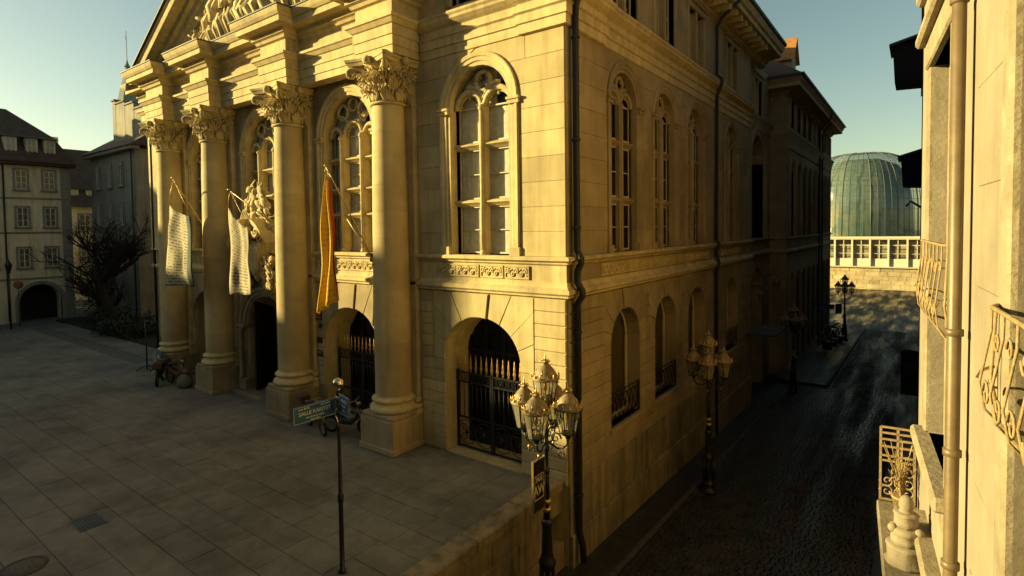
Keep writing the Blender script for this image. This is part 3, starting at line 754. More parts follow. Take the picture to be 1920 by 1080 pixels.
# carved groups in the tympanum: figures with limbs, drapery and foliage between them
def figure(mb, x, z, h, rng, o=0.0, lean=0.0):
    def P(u, v, w=0): return (x+(u*math.cos(lean)-v*math.sin(lean))*h, o+w*h, z+(u*math.sin(lean)+v*math.cos(lean))*h)
    mb.sphere(P(0,.90,.10), .075*h, 8, 6, (.85,1,1.15)); mb.tube([P(0,.84,.08),P(0,.78,.08)], .035*h, 6)
    mb.tube([P(0,.80,.07),P(.01,.68,.10),P(0,.55,.09),P(0,.46,.08)], [.10*h,.125*h,.10*h,.11*h], 8)
    s = rng.choice((-1, 1)); k = rng.uniform(.1, .5)
    for sd in (-1, 1):
        e = P(sd*.22, .62+(.16 if sd == s else -.10), .14); hnd = P(sd*(.30 if sd == s else .12), .72+k*.35 if sd == s else .42, .2)
        mb.tube([P(sd*.11,.77,.07), e, hnd], [.048*h,.040*h,.030*h], 6)
        kn = P(sd*.10+s*.06, .26, .16); mb.tube([P(sd*.06,.47,.08), kn, P(sd*.12,.0,.06)], [.075*h,.058*h,.034*h], 6)
    for i in range(5):
        u = rng.uniform(-.2,.2); mb.tube([P(u,.52,.05),P(u+rng.uniform(-.12,.12),.3,.15),P(u*1.6,.03,.06)], [.03*h,.05*h,.04*h], 5)
def foliage(mb, x, z, r, rng, o=0.0, n=7):
    for i in range(n):
        a = rng.uniform(0, 2*PI); scroll(mb, (x+rng.uniform(-.5,.5)*r, z+rng.uniform(-.5,.5)*r), r*rng.uniform(.25,.5), rng.choice((-1,1)), o+rng.uniform(.02,.10), turns=rng.uniform(.8,1.4), th=r*.09)
        c = (x+r*.8*math.cos(a)*rng.random(), o+rng.uniform(0,.08), z+r*.8*math.sin(a)*rng.random())
        mb.sphere(c, r*.2, 6, 5, (rng.uniform(.6,1.6), .7, rng.uniform(.5,1.3)), Matrix.Rotation(rng.uniform(-1,1), 3, 'Y'))
rng = random.Random(3); rl = MB()
for i in range(15):
    x = xl+2.3+i*.88; zt = zb_+min(x-xl-.9, xr-.9-x)*.60-.62; h = min(2.9, zt-zb_-.05)
    if h < .5:
        if h > .2: foliage(rl, x, zb_+h*.5, h*.6, rng, 0, 8)
        continue
    figure(rl, x, zb_+.02, h*.93, rng, 0.0, rng.uniform(-.12,.12)); foliage(rl, x+.42, zb_+h*.40, min(.5, h*.45), rng, 0, 16); foliage(rl, x-.1, zb_+h*.2, min(.4, h*.35), rng, .04, 9); foliage(rl, x+.4, zb_+h*.12, min(.3, h*.25), rng, .04, 8)
    foliage(rl, x+.2, zb_+h*.85, min(.4, h*.25), rng, 0, 9)
rl.v = [(p[0], 10.55-p[1]*1.25, p[2]) for p in rl.v]
rl.build('relief', M['stone_f'], ped)

# coat of arms over the portal
arms = part('coat_of_arms', palace, onp(FR @ T(fx(-19.12), 0, 0)))
mb = MB()     # broken segmental pediment, two thick curved slabs
for s in (-1, 1):
    pts = [(s*(1.32-.95*t), 5.35+.85*math.sin(t*1.35)) for t in [i/12 for i in range(13)]]
    vs = []; 
    for i, (a, z) in enumerate(pts):
        t = i/12; nx, nz = s*math.cos(t*1.35+.3)*.0, 1
        for (dz, o) in ((0,.1),(0,.62),(.09,.70),(.22,.76),(.28,.76),(.33,.1)): vs.append((a, o, z+dz))
    fs = [(i*6+k, (i+1)*6+k, (i+1)*6+(k+1)%6, i*6+(k+1)%6) for i in range(12) for k in range(6)]+[tuple(range(6)), tuple(range(72,78))]
    mb.add(vs, fs); scroll(mb, (s*.30, 6.02), .2, s, .5, th=.08)
mb.build('broken_pediment', M['stone_f'], arms)
mb = MB(); rng = random.Random(11)
prof_sh = [(-.42,5.6),(-.46,5.1),(-.36,4.55),(0,4.22),(.36,4.55),(.46,5.1),(.42,5.6),(.2,5.68),(0,5.6),(-.2,5.68)]
mb.poly(prof_sh, .1, .42, .10); mb.poly([(p[0]*.72, 4.98+(p[1]-4.98)*.74) for p in prof_sh], .40, .50, .05)
mb.build('shield', M['stone_f'], arms)
mb = MB()
for i in range(46):
    s = rng.choice((-1,1)); a = s*rng.uniform(.45,1.15); z = rng.uniform(4.0,5.2)
    scroll(mb, (a, z), rng.uniform(.12,.28), s, rng.uniform(.2,.42), turns=rng.uniform(.7,1.5), th=.045)
    mb.sphere((a+rng.uniform(-.1,.1), rng.uniform(.15,.4), z), rng.uniform(.06,.13), 7, 5, (rng.uniform(.6,1.8),.8,rng.uniform(.6,1.6)), Matrix.Rotation(rng.uniform(-1.2,1.2), 3, 'Y'))
for s in (-1, 1):
    for i in range(4): mb.tube([(s*.5, .3, 4.9-.2*i), (s*(.85+.08*i), .42, 4.75-.24*i), (s*(1.1-.05*i), .3, 4.35-.15*i), (s*(.95), .25, 4.0)], [.05,.09,.08,.03], 7)
tag(mb.build('mantling', M['stone_f'], arms), kind='stuff')
mb = MB()
def curl(mb, p, ang, l, w, dep):      # a curled carved leaf rising from the ground of the relief
    n = 8; vs = []
    for i in range(n):
        t = i/(n-1); a = ang+1.1*t*(1 if dep > 0 else -1); x = p[0]+l*t*math.cos(a); z = p[2]+l*t*math.sin(a); o = p[1]+.30*math.sin(PI*min(1, t*1.1))*w*2.2
        ww = w*(.4+math.sin(PI*min(.95, t+.08)))*(1+.2*(-1)**i)
        for s_ in (-1, -.4, .4, 1): vs.append((x-s_*ww*.5*math.sin(a), o+.05*(1-abs(s_)), z+s_*ww*.5*math.cos(a)))
    mb.add(vs, [(i*4+k, i*4+k+1, i*4+k+5, i*4+k+4) for i in range(n-1) for k in range(3)], True)
for i in range(90):
    z = rng.uniform(5.7, 7.4); wd = .8*(1-(z-5.7)/2.3)+.12; a = rng.uniform(-wd, wd)
    curl(mb, (a, .16+.16*rng.random(), z), rng.uniform(.2, 2.9), rng.uniform(.3, .6), rng.uniform(.12, .22), rng.choice((-1, 1)))
for i in range(26):
    z = rng.uniform(5.7, 7.3); wd = .75*(1-(z-5.7)/2.3)+.1; scroll(mb, (rng.uniform(-wd, wd), z), rng.uniform(.12,.24), rng.choice((-1,1)), rng.uniform(.2,.38), 1.3, 14, .045)
mb.sphere((-.05, .34, 7.42), .13, 10, 8, (.85,1,1.15)); mb.tube([(-.05,.30,7.3),(-.02,.34,7.0),(.05,.30,6.6)], [.11,.18,.16], 10); mb.tube([(.0,.36,7.2),(.30,.44,7.0),(.45,.4,6.7)], [.07,.06,.04], 7)
for i in range(7): mb.tube([(.15+.1*i, .34, 6.5+.05*i), (.3+.12*i, .46, 6.3-.05*i), (.6+.1*i, .42, 6.05-.03*i), (.9+.06*i, .34, 5.7)], [.05,.08,.07,.03], 6)
mb.build('crest', M['stone_f'], arms)

# portal: moulded jambs, imposts, arch and half-open dark doors
portal = part('portal', palace, onp(FR @ T(fx(-19.12), 0, 0)))
mb = archsweep(MB(), [(1.28,-.6),(1.28,-.1),(1.30,.05),(1.36,.06),(1.38,.12),(1.52,.14),(1.54,.20),(1.66,.22),(1.70,.16),(1.70,-.01)], 0.0, 2.5)
mb.v = [(p[0], p[1], p[2] if p[2] < 2.5 else 2.5+(p[2]-2.5)*.9) for p in mb.v]
for s in (-1, 1):
    a0, a1 = sorted((s*1.24, s*1.74)); mb.cbox(a0, a1, -.3, .28, 2.40, 2.58, .03); mb.cbox(a0, a1, -.3, .26, 0.0, .5, .03)
    mb.lathe([(.10,0),(.10,.1),(.075,.14),(.075,1.75),(.11,1.8),(.11,1.9)], 12, (s*1.46, .24, .5))
mb.build('door_surround', M['stone_g'], portal)
for s in (-1, 1):
    d = part('door', portal, T(s*1.24, -1.0, 0) @ Matrix.Rotation(s*(-1.15), 4, 'Z'))
    mb = MB(); a0, a1 = sorted((0, -s*1.2)); mb.cbox(a0, a1, -.04, .04, .03, 3.4, .02)
    for z0, z1 in ((.3,1.1),(1.25,2.2),(2.35,3.2)): mb.cbox(a0+.15, a1-.15, -.06, .06, z0, z1, .03)
    mb.build('leaf', M['wood_d'], d)
    MB().tube([(-s*1.08, .05, 1.05), (-s*1.08, .12, 1.05), (-s*1.0, .12, 1.05)], .015, 6).build('handle', M['brass'], d)
MB().cbox(-1.7, 1.7, -1.4, .55, -.02, .10, .02).build('threshold', M['stone_d'], portal)
# glazed doors deep inside the other arches
for (c, h, zb, zs, rise, dp) in (FRONT_OPS_G[0], FRONT_OPS_G[1], FRONT_OPS_G[3]):
    d = part('inner_door', palace, onp(FR @ T(c, -.98, 0)))
    pts = [(h, 0)]+[(p[0], p[1]) for p in arch_pts(0, h, zs, rise, 16)]+[(-h, 0)]
    MB().add([(p[0], 0, p[1]) for p in pts], [tuple(range(len(pts)))]).build('pane', M['glass_d'], d)
    mb = MB()
    for x in (-h+.05, -h*.5, 0, h*.5, h-.05): mb.box(x-.04, x+.04, -.02, .06, 0, zs+(rise*.55 if abs(x) > h*.8 else rise*.8 if x else rise))
    for z in (.35, 1.5, zs): mb.box(-h, h, -.02, .065, z-.05, z+.05)
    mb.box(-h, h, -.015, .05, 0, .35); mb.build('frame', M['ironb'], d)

# ------------------------------------------------------------------ downpipes on the palace
def pipe_with_collars(name, pts, r, mat, parent, collars, mtx=None, n=10):
    o = MB().tube(pts, r, n).build(name, mat, parent, mtx)
    for (x, y, z) in collars: MB().lathe([(r*1.02,-.03),(r*1.3,-.025),(r*1.3,.025),(r*1.02,.03)], n, (x, y, z)).build('collar', mat, o)
    return o
X1, Y1 = XC+.17, YW+.20
pts = [(X1+.85, Y1+.2, 14.85), (X1+.80, Y1+.2, 14.3), (X1+.25, Y1+.1, 12.2), (X1+.22, Y1+.05, 11.75), (X1+.17, Y1, 11.4), (X1+.02, Y1, 11.0), (X1, Y1, 10.6), (X1, Y1, 5.5), (X1+.10, Y1, 5.3), (X1+.10, Y1, 5.2), (X1+.0, Y1, 5.0), (X1, Y1, 4.75), (X1+.13, Y1, 4.55), (X1+.13, Y1, 4.46), (X1, Y1, 4.25), (X1, Y1, -.95), (X1+.01, Y1, -1.1), (X1+.10, Y1-.02, -1.4), (X1+.12, Y1-.02, -1.75)]
pipe_with_collars('downpipe', pts, .078, M['pipe'], palace, [(X1, Y1, z) for z in (10.3, 8.0, 6.0, 3.6, 1.8, -.2)], PINV)
Y2 = 22.05
pts = [(XC+1.0, Y2, 14.85), (XC+.95, Y2, 14.4), (XC+.3, Y2, 13.9), (XC+.15, Y2, 13.6), (XC+.15, Y2, 11.8), (XC+.33, Y2, 11.62), (XC+.33, Y2, 11.45), (XC+.15, Y2, 11.0), (XC+.14, Y2, 5.5), (XC+.24, Y2, 5.3), (XC+.14, Y2, 5.0), (XC+.24, Y2, 4.55), (XC+.14, Y2, 4.2), (XC+.14, Y2, -2.2)]
pipe_with_collars('downpipe', pts, .058, M['pipe'], palace, [(XC+.14, Y2, z) for z in (9, 7, 3, 1)], PINV)
pipe_with_collars('downpipe', [(-28.35, YW-.12, 12.4), (-28.3, YW-.12, 11.8), (-28.3, YW-.12, .1)], .055, M['pipe'], palace, [(-28.3, YW-.12, z) for z in (10, 7, 4)], PINV)

# ------------------------------------------------------------------ recess and far pavilion of the palace
XR_, XP = -6.85, -6.0
RC = Matrix(((0,1,0,XR_),(-1,0,0,0),(0,0,1,0),(0,0,0,1))); PV = Matrix(((0,1,0,XP),(-1,0,0,0),(0,0,1,0),(0,0,0,1)))
PF = Matrix(((-1,0,0,XP),(0,-1,0,34.0),(0,0,1,0),(0,0,0,1)))
mb = MB(); wall_zone(mb, -34.0, -27.9, -4.5, 4.5, [(-31.0, 1.2, -3, 2.6, 1.2, .6)]); wall_zone(mb, -34.0, -27.9, 4.5, 11.3, [(-31.0, 1.35, 5.33, 9.3, 1.35, 1.2)]); wall_zone(mb, -34.0, -27.9, 11.3, 14.3, [(-31.0, .8, 11.78, 13.5, 0, .3)])
rec = mb.build('wall', M['side'], palace, onp(RC), recalc=False)
MB().box(XC-.6, XC, 27.86, 27.9, -4.5, 14.3).build('wall', M['side'], palace, PINV)
PW = [35.6+2.05*i for i in range(6)]+[49.2, 51.2]
pwo = [(-y, .52, 5.33, 9.1, .52, .3) for y in PW]; pgo = [(-y, .6, -2.2, 2.6, .6, .35) for y in PW]; pmo = [(-y, .5, 11.6, 13.1, 0, .2) for y in PW]
mb = MB(); wall_zone(mb, -52.8, -34.0, -4.5, 4.5, pgo); wall_zone(mb, -52.8, -34.0, 4.5, 11.2, pwo); wall_zone(mb, -52.8, -34.0, 11.2, 13.6, pmo)
pav = mb.build('wall', M['side'], palace, onp(PV), recalc=False)
pf = MB(); pf.add([(0,0,-4.5),(3,0,-4.5),(3,0,13.6),(0,0,13.6)], [(0,1,2,3)]); pf.build('wall', M['side'], palace, onp(PF))
MB().box(-9, XP, 52.78, 52.8, -4.5, 13.6).build('wall', M['side'], palace, PINV)
MB().box(-9.0, XP-.36, 34.4, 52.6, -4.4, 13.5).build('room_interior', M['room'], palace, PINV)
MB().box(-9.0, XR_-1.25, 27.9, 34.3, -4.4, 14.0).build('room_interior', M['room'], palace, PINV)
q = MB()
for k in range(38):
    z = -3.0+k*.435; e = .62 if k % 2 else .42
    if z+.43 > 13.5: break
    q.box(XP-.01, XP+.04, 34.0-.035, 34.0+e, z+.012, z+.423); q.box(XP-e, XP+.04, 34.0-.04, 34.0, z+.012, z+.423)
    q.box(XP-.01, XP+.04, 52.8-e, 52.83, z+.012, z+.423)
    if z > 0 and z < 11: q.box(XC-.01, XC+.035, 27.9-e, 27.9+.01, z+.012, z+.423)
    q.box(XP-1.6, XP-e-.02, 34.0-.03, 34.0, z+.012, z+.423)
tag(q.build('quoins', M['side'], palace, PINV), kind='stuff')
hood = archsweep(MB(), [(.52,-.26),(.52,0),(.56,.05),(.66,.06),(.70,.10),(.78,.10),(.80,0)], 5.33, 9.1, n=12).mesh('surround', M['side'])
hood2 = archsweep(MB(), [(.60,-.3),(.60,0),(.64,.04),(.74,.05),(.76,0)], -2.2, 2.6, n=12).mesh('surround', M['side'])
pp = [(p[0], -.24, p[1]) for p in arch_pts(0, .52, 9.1, .52, 12)]; pn = MB().add([(.52,-.24,5.33)]+pp+[(-.52,-.24,5.33)], [tuple(range(len(pp)+2))]).mesh('pane', M['glass_d'])
cs = MB().box(-.03,.03,-.26,-.18,5.33,9.6).box(-.5,.5,-.26,-.18,7.9,8.0).box(-.5,.5,-.26,-.18,6.6,6.65).mesh('casement', M['wood'])
mzp = MB().add([(-.5,-.15,11.6),(.5,-.15,11.6),(.5,-.15,13.1),(-.5,-.15,13.1)], [(0,1,2,3)]).mesh('pane', M['glass_d']); mzf = MB().cbox(-.62,-.5,-.15,.06,11.55,13.1,.015).cbox(.5,.62,-.15,.06,11.55,13.1,.015).cbox(-.66,.66,-.15,.08,13.1,13.25,.015).box(-.03,.03,-.16,-.1,11.6,13.1).mesh('surround', M['side'])
gdp = MB().box(-.6,.6,-.34,-.30,-3.2,3.3).mesh('pane', M['glass_d'])
for y in PW:
    r_ = part('window', palace, onp(PV @ T(-y, 0, 0))); link('surround', hood, r_); link('pane', pn, r_); link('casement', cs, r_)
    r_ = part('window', palace, onp(PV @ T(-y, 0, 0))); link('pane', mzp, r_); link('surround', mzf, r_)
    r_ = part('shop_arch', palace, onp(PV @ T(-y, 0, 0))); link('pane', gdp, r_); link('surround', hood2, r_)
def ring2(name, prof, mat, pth, back=-.1): mb = MB(); sweep(mb, pth, closeprof(prof, back)); return mb.build(name, mat, palace, PINV)
pth = [(XP-1.4, 34.0), (XP, 34.0), (XP, 52.8), (XP-2, 52.8)]
ring2('string_course', [(0,4.36),(.10,4.40),(.16,4.49),(.16,4.57),(.03,4.68)], M['side'], pth)
ring2('sill_course', [(.02,5.14),(.15,5.25),(.15,5.31),(0,5.345)], M['side'], pth)
ring2('architrave_course', [(0,10.3),(.05,10.32),(.09,10.7),(.2,11.1),(.24,11.2),(.02,11.3)], M['side'], pth)
ring2('cornice', [(0,13.2),(.1,13.25),(.2,13.4),(.75,13.5),(.75,13.7),(.88,13.9),(.88,13.98),(.1,14.1)], M['side'], pth, -.2)
ring2('gutter', [(.86,13.98),(.98,13.99),(1.0,14.1),(.86,14.08)], M['lead'], pth, .8)
pth = [(XR_, 27.9), (XR_, 34.0)]
ring2('string_course', [(0,4.36),(.10,4.40),(.16,4.49),(.16,4.57),(.03,4.68)], M['side'], pth)
ring2('sill_course', [(.02,5.14),(.15,5.25),(.15,5.31),(0,5.345)], M['side'], pth)
ring2('architrave_course', [(0,10.9),(.05,10.95),(.14,11.3),(.22,11.5),(.02,11.6)], M['side'], pth)
mb = archsweep(MB(), [(1.35,-1.2),(1.35,-.02),(1.4,.05),(1.6,.06),(1.66,.12),(1.8,.12),(1.82,0)], 5.33, 9.3); mb.build('surround', M['side'], palace, onp(RC @ T(-31.0, 0, 0)))
mezz(onp(RC @ T(-31.0, 0, 0)), .8, 11.78, 13.5, M['side'])
mb = MB(); mb.add([(XP+.95, 33.1, 14.06), (XP+.95, 53.8, 14.06), (XP-3.0, 50, 17.4), (XP-3.0, 38.5, 17.4), (XP-8, 33.1, 14.06), (XP-8, 38.5, 17.4)], [(0,1,2,3), (0,3,5,4)]); mb.build('roof', M['tile'], palace, PINV)
pipe_with_collars('downpipe', [(XP+.9, 45.6, 13.95), (XP+.8, 45.6, 13.5), (XP+.14, 45.6, 12.8), (XP+.14, 45.6, -3)], .06, M['pipe'], palace, [(XP+.14, 45.6, z) for z in (9, 5, 1)], PINV)
pipe_with_collars('downpipe', [(XP+.9, 47.6, 13.9), (XP+.5, 47.3, 13.3), (XP+.14, 46.9, 12.6), (XP+.14, 46.9, -3)], .06, M['pipe'], palace, [(XP+.14, 46.9, z) for z in (9, 5, 1)], PINV)
# dormer on the roof catching the sun
dm_ = part('dormer', palace, PINV @ T(-7.5, 39.6, 15.7))
MB().add([(-.9,-.7,0),(.9,-.7,0),(.9,.7,0),(-.9,.7,0),(-.9,-.7,1.0),(.9,-.7,.95),(.9,.7,.95),(-.9,.7,1.0),(.9,0,2.1),(-.9,0,2.1)], [(0,1,5,4),(1,2,6,8,5),(2,3,7,6),(3,0,4,9,7)]).build('dormer_wall', M['side'], dm_)
for s in (-1, 1): MB().add([(1.1,s*.95,.75),(1.1,0,2.25),(-2.2,0,2.25),(-2.2,s*.95,.75),(1.1,s*.95,.67),(1.1,0,2.17),(-2.2,0,2.17),(-2.2,s*.95,.67)], [(0,1,2,3),(0,1,5,4),(4,5,6,7),(0,3,7,4)]).build('dormer_roof', M['tile_o'], dm_)
# awning slab over the side entrance
MB().cbox(XC, XC+1.3, 27.0, 29.5, .95, 1.05, .02).build('canopy', M['lead'], palace, PINV)
# row of roof tiles along the visible eave of the side
# ------------------------------------------------------------------ iron gates
def gate_parts():
    L = []; W_ = 1.2
    mb = MB()
    for x in (-W_, -.03, .03, W_): mb.box(x-.025, x+.025, -.03, .03, .03, 2.16)
    for z in (.06, .86, 1.84, 2.10): mb.box(-W_, W_, -.022, .022, z-.022, z+.022)
    L.append(('frame', mb.mesh('frame', M['iron']), None))
    for i in range(16):
        x = -W_+.07+i*(2*W_-.14)/15
        L.append(('bar', None, T(x, 0, 0)))
    barm = MB().tube([(0,0,.86),(0,0,1.84)], .011, 6).mesh('bar', M['iron'])
    L = [(n, m or barm, t) for n, m, t in L]
    mb = MB()
    for i in range(12):
        a, b = -W_+2*W_*i/12, -W_+2*W_*(i+1)/12
        mb.tube([(a,0,1.86),(b,0,2.08)], .010, 4); mb.tube([(a,0,2.08),(b,0,1.86)], .010, 4); mb.tube(arcpts((a+b)/2, 1.97, .07, 0, 2*PI, 0, 10), .010, 4)
    L.append(('lattice_band', mb.mesh('lattice_band', M['iron']), None))
    mb = MB()
    for i in range(4):
        c = -W_+.3+.6*i; mb.tube(arcpts(c, .46, .33, 0, 2*PI, 0, 20), .012, 5)
        for k in range(4): scroll(mb, (c+.15*math.cos(k*PI/2+.78), .46+.15*math.sin(k*PI/2+.78)), .13, (-1)**k, 0, 1.3, 14, .014)
        mb.sphere((c, 0, .46), .05, 7, 5)
    for i in range(5): mb.sphere((-W_+.6*i, 0, .46), .04, 6, 4, (.6,.6,3))
    L.append(('scroll_panel', mb.mesh('scroll_panel', M['iron']), None))
    sp = MB().lathe([(.012,0),(.03,.03),(.018,.07),(.034,.11),(.040,.15),(.022,.22),(.030,.25),(.022,.30),(.010,.42),(.002,.50)], 8).mesh('spike', M['gold'])
    for i in range(13): L.append(('spike', sp, T(-W_+.10+i*(2*W_-.2)/12, 0, 2.12)))
    return L
GP = gate_parts()
for X, lab in ((-9.03, 'black iron gate with gilded spikes in the arch nearest the building corner'), (-14.3, 'black iron gate with gilded spikes between the two nearest columns'), (-23.6, 'black iron gate with gilded spikes between the two farthest columns')):
    g_ = empty('iron_gate', (X, YW+.42, 0.0), PI, lab, 'gate', 'gates in the palace arches')
    for nm, me, t in GP: link(nm, me, g_, t)
# ================================================================== ground
M['slab']   = surf('paving_stone', (.225,.21,.18), (.165,.153,.13), scale=2.6, rough=.85, bump=.35, bscale=30, rnd=.12, stain=.36, spec=.2, roughvar=.15)
M['joint']  = surf('paving_joint', (.13,.12,.10), (.10,.092,.077), scale=6, rough=.95)
M['street'] = streaked('worn_setts', (.026,.026,.026), (.012,.012,.012), .26, .75)
M['kerb']   = surf('kerb_granite', (.07,.067,.06), (.045,.043,.038), scale=5, rough=.75, bump=.3)
M['cobble'] = streaked('sett_stone', (.040,.038,.034), (.016,.0155,.014), .36, .8, .3, 40)
def street_z(y): return -1.85-.031*(y-11) if y > 0 else -1.51
gnd = MB(); gnd.add([(-1500,-1500,-9),(1500,-1500,-9),(1500,1500,-9),(-1500,1500,-9)], [(0,1,2,3)]); tag(gnd.build('ground', M['street']), kind='structure')
plaza = tag(MB().box(-140, -6.95, -70, 10.95, -3.5, -.03).box(-140, XL-.0, 10.95, 30, -3.5, -.03).build('plaza', M['joint']), kind='structure')
# paving slabs: rows parallel to the facade
rng = random.Random(5); cells = []
y = 10.1
while y > 1.6:
    h = .64; x = -7.06-rng.random()*.0
    while x > -46:
        l = rng.choice((.78, .96, 1.12, 1.28)); cells.append((x-l, x, y-h, y)); x -= l
    y -= h
y = 10.1
while y < 10.9: 
    x = -7.06
    while x > -28: cells.append((x-1.1, x, y, min(10.86, y+.64))); x -= 1.1
    y += .64
y = -14
def cellkey(c): return math.hypot((c[0]+c[1])/2, (c[2]+c[3])/2)
extra = []
yy_ = 1.6
while yy_ > -12:
    x = -7.06-rng.random()*.0
    while x > -22: l = rng.choice((.96, 1.28)); extra.append((x-l, x, yy_-.64, yy_)); x -= l
    yy_ -= .64
yy_ = 10.9
for r_ in range(14):
    x = -29.0-rng.random()*.5
    while x > -46: l = rng.choice((.96, 1.28)); extra.append((x-l, x, yy_, yy_+.64)); x -= l
    yy_ += .64
def in_grate(c): return c[0] < -13.5 and c[1] > -14.25 and c[2] < 4.15 and c[3] > 3.6
cells.sort(key=cellkey); slabm = {}; rest = MB()
for i, c in enumerate(cells+extra):
    dz = rng.uniform(-.004, .004); g = .005
    w_, d_ = round(c[1]-c[0]-2*g, 2), round(c[3]-c[2]-2*g, 2)
    if i < 300:
        if (w_, d_) not in slabm: slabm[(w_, d_)] = MB().cbox(0, w_, 0, d_, -.06, 0, .004).mesh('paving_slab', M['slab'])
        o = link('paving_slab', slabm[(w_, d_)], plaza, T(c[0]+g, c[2]+g, dz))
        o.rotation_euler = (rng.uniform(-.003,.003), rng.uniform(-.003,.003), 0)
    else: rest.box(c[0]+g, c[1]-g, c[2]+g, c[3]-g, -.06, dz)
tag(rest.build('paving_slabs', M['slab'], plaza), kind='stuff')
# drain grate and manhole in the paving
gr = empty('drain_grate', (-13.9, 3.87, .006), 0, 'dark rectangular drain cover set in the paving at lower left', 'drain')
MB().cbox(-.36, .36, -.25, .25, -.03, .004, .006).build('frame', M['iron'], gr)
slot = MB().cbox(-.31, .31, -.014, .014, 0, .012, .004).mesh('bar', M['lead'])
for i in range(8): link('bar', slot, gr, T(0, -.19+i*.054, .004))
mh = empty('manhole_cover', (-12.97, 2.62, .006), 0, 'round manhole cover in the paving at the bottom left corner', 'manhole')
MB().lathe([(.30,-.03),(.36,-.03),(.36,.005),(.31,.005),(.30,0)], 32, cap=False).build('rim', M['kerb'], mh)
mb = MB().lathe([(0.001,.0),(.295,.0),(.295,-.03)], 32, cap=False)
for k in range(5): mb.box(-.2, .2, -.16+.08*k-.012, -.16+.08*k+.012, 0, .008)
mb.build('lid', M['joint'], mh)
# retaining wall between plaza and street
rw = empty('retaining_wall', (-6.75, 5, -1.7), 0, 'stained stone retaining wall between the square and the lower street', 'wall')
i = 0; y = YW-.05
while y > -14:
    l = 1.55; 
    MB().cbox(-.30, .17, y-l+.006-5, y-.006-5, 1.62, 1.87, .03).build('coping_stone', M['stone_d'], rw); y -= l
for row in range(3):
    y = YW-.03-.4*(row % 2); z0, z1 = -3.2+row*1.05, -3.2+(row+1)*1.05
    z0 = {0: -4.0, 1: -1.3, 2: -.62}[row]; z1 = {0: -1.3, 1: -.62, 2: -.10}[row]
    while y > -14:
        l = 1.3; MB().cbox(-.2, .10 if row else .16, y-l+.004-5, min(y, YW-.03)-.004-5, z0+1.7+.004, z1+1.7-.004, .012).build('stone_block', M['stone_d'], rw); y -= l
# street: one sloping sheet, kerbs, pavement strips
st = MB(); ys = [-60, -20, 0, 6, 12, 18, 24, 32, 42, 54, 70, 90, 104, 108, 160]; xs = [-30, -10, -6.2, -4.2, -2.4, -.6, 2, 20, 60]
for y in ys:
    for x in xs:
        zz = street_z(y) if y < 100 else street_z(100); crown = .05*math.exp(-((x+2.4)/2.2)**2); st.v.append((x, y, zz-.10+crown))
st.f = [(j*len(xs)+i, j*len(xs)+i+1, (j+1)*len(xs)+i+1, (j+1)*len(xs)+i) for j in range(len(ys)-1) for i in range(len(xs)-1)]; st.sm = [True]*len(st.f)
street = tag(st.build('street', M['street']), kind='structure')
# real setts in the near part of the street, joined
rng = random.Random(9); sm = MB(); y = 4.0
while y < 58:
    hgt = .12 if y < 26 else .16; x = -5.45 if y < 33 else -3.75
    while x < .2:
        l = rng.uniform(.11, .19)
        z = street_z(y)-.085+.05*math.exp(-((x+2.4)/2.2)**2)+rng.uniform(-.008,.008); a, b, c, d = x+.006, x+l-.006, y+.006, y+hgt-.006; e = .015; zt = z+.028
        sm.add([(a,c,z),(b,c,z),(b,d,z),(a,d,z),(a+e,c+e,zt),(b-e,c+e,zt+rng.uniform(-.004,.004)),(b-e,d-e,zt),(a+e,d-e,zt)], [(4,5,6,7),(0,1,5,4),(1,2,6,5),(2,3,7,6),(3,0,4,7)]); x += l
    y += hgt
tag(sm.build('street_setts', M['cobble'], street, recalc=False), kind='stuff')
# pavement strips beside the palace: raised, with kerb stones
pave = MB()
def strip(mb, x0, x1, y0, y1, up, n=10):
    for i in range(n):
        a, b = y0+(y1-y0)*i/n, y0+(y1-y0)*(i+1)/n; za, zb2 = street_z(a)+up, street_z(b)+up
        mb.add([(x0,a,za),(x1,a,za),(x1,b,zb2),(x0,b,zb2),(x1,a,za-.35),(x1,b,zb2-.35),(x0,a,za-.35)], [(0,1,2,3),(1,4,5,2),(0,6,4,1)])
strip(pave, -6.6, -5.6, -5, 27.9, -.05); strip(pave, -7.0, -3.9, 33.0, 60, .10); strip(pave, -.8, 2.0, 10, 60, .02)
tag(pave.build('pavement', M['cobble']), kind='structure')
km = {}
for y0, y1, x, up in ((-3, 27.5, -5.55, -.03), (33, 58, -3.85, .12)):
    y = y0
    while y < y1:
        if up not in km: km[up] = MB().cbox(-.07, .07, .008, 1.19, -.3, .0, .015).mesh('kerb_stone', M['kerb'])
        o = link('kerb_stone', km[up], street, T(x, y, street_z(y)+up)); o.rotation_euler = (math.atan(-.031), 0, 0); y += 1.2
for (x, y) in ((-4.6, 10.6), (-4.0, 11.5)):
    dg = empty('street_drain', (x, y, street_z(y)-.04), .2, 'dark street drain %s in the setts below the palace corner' % ('nearer the pipe foot' if y < 11 else 'farther out'), 'drain')
    MB().cbox(-.42,.42,-.28,.28,-.03,.03,.01).build('frame', M['lead'], dg)
    for i in range(9): MB().box(-.36,.36,-.24+i*.055,-.22+i*.055,.03,.04).build('bar', M['iron'], dg)
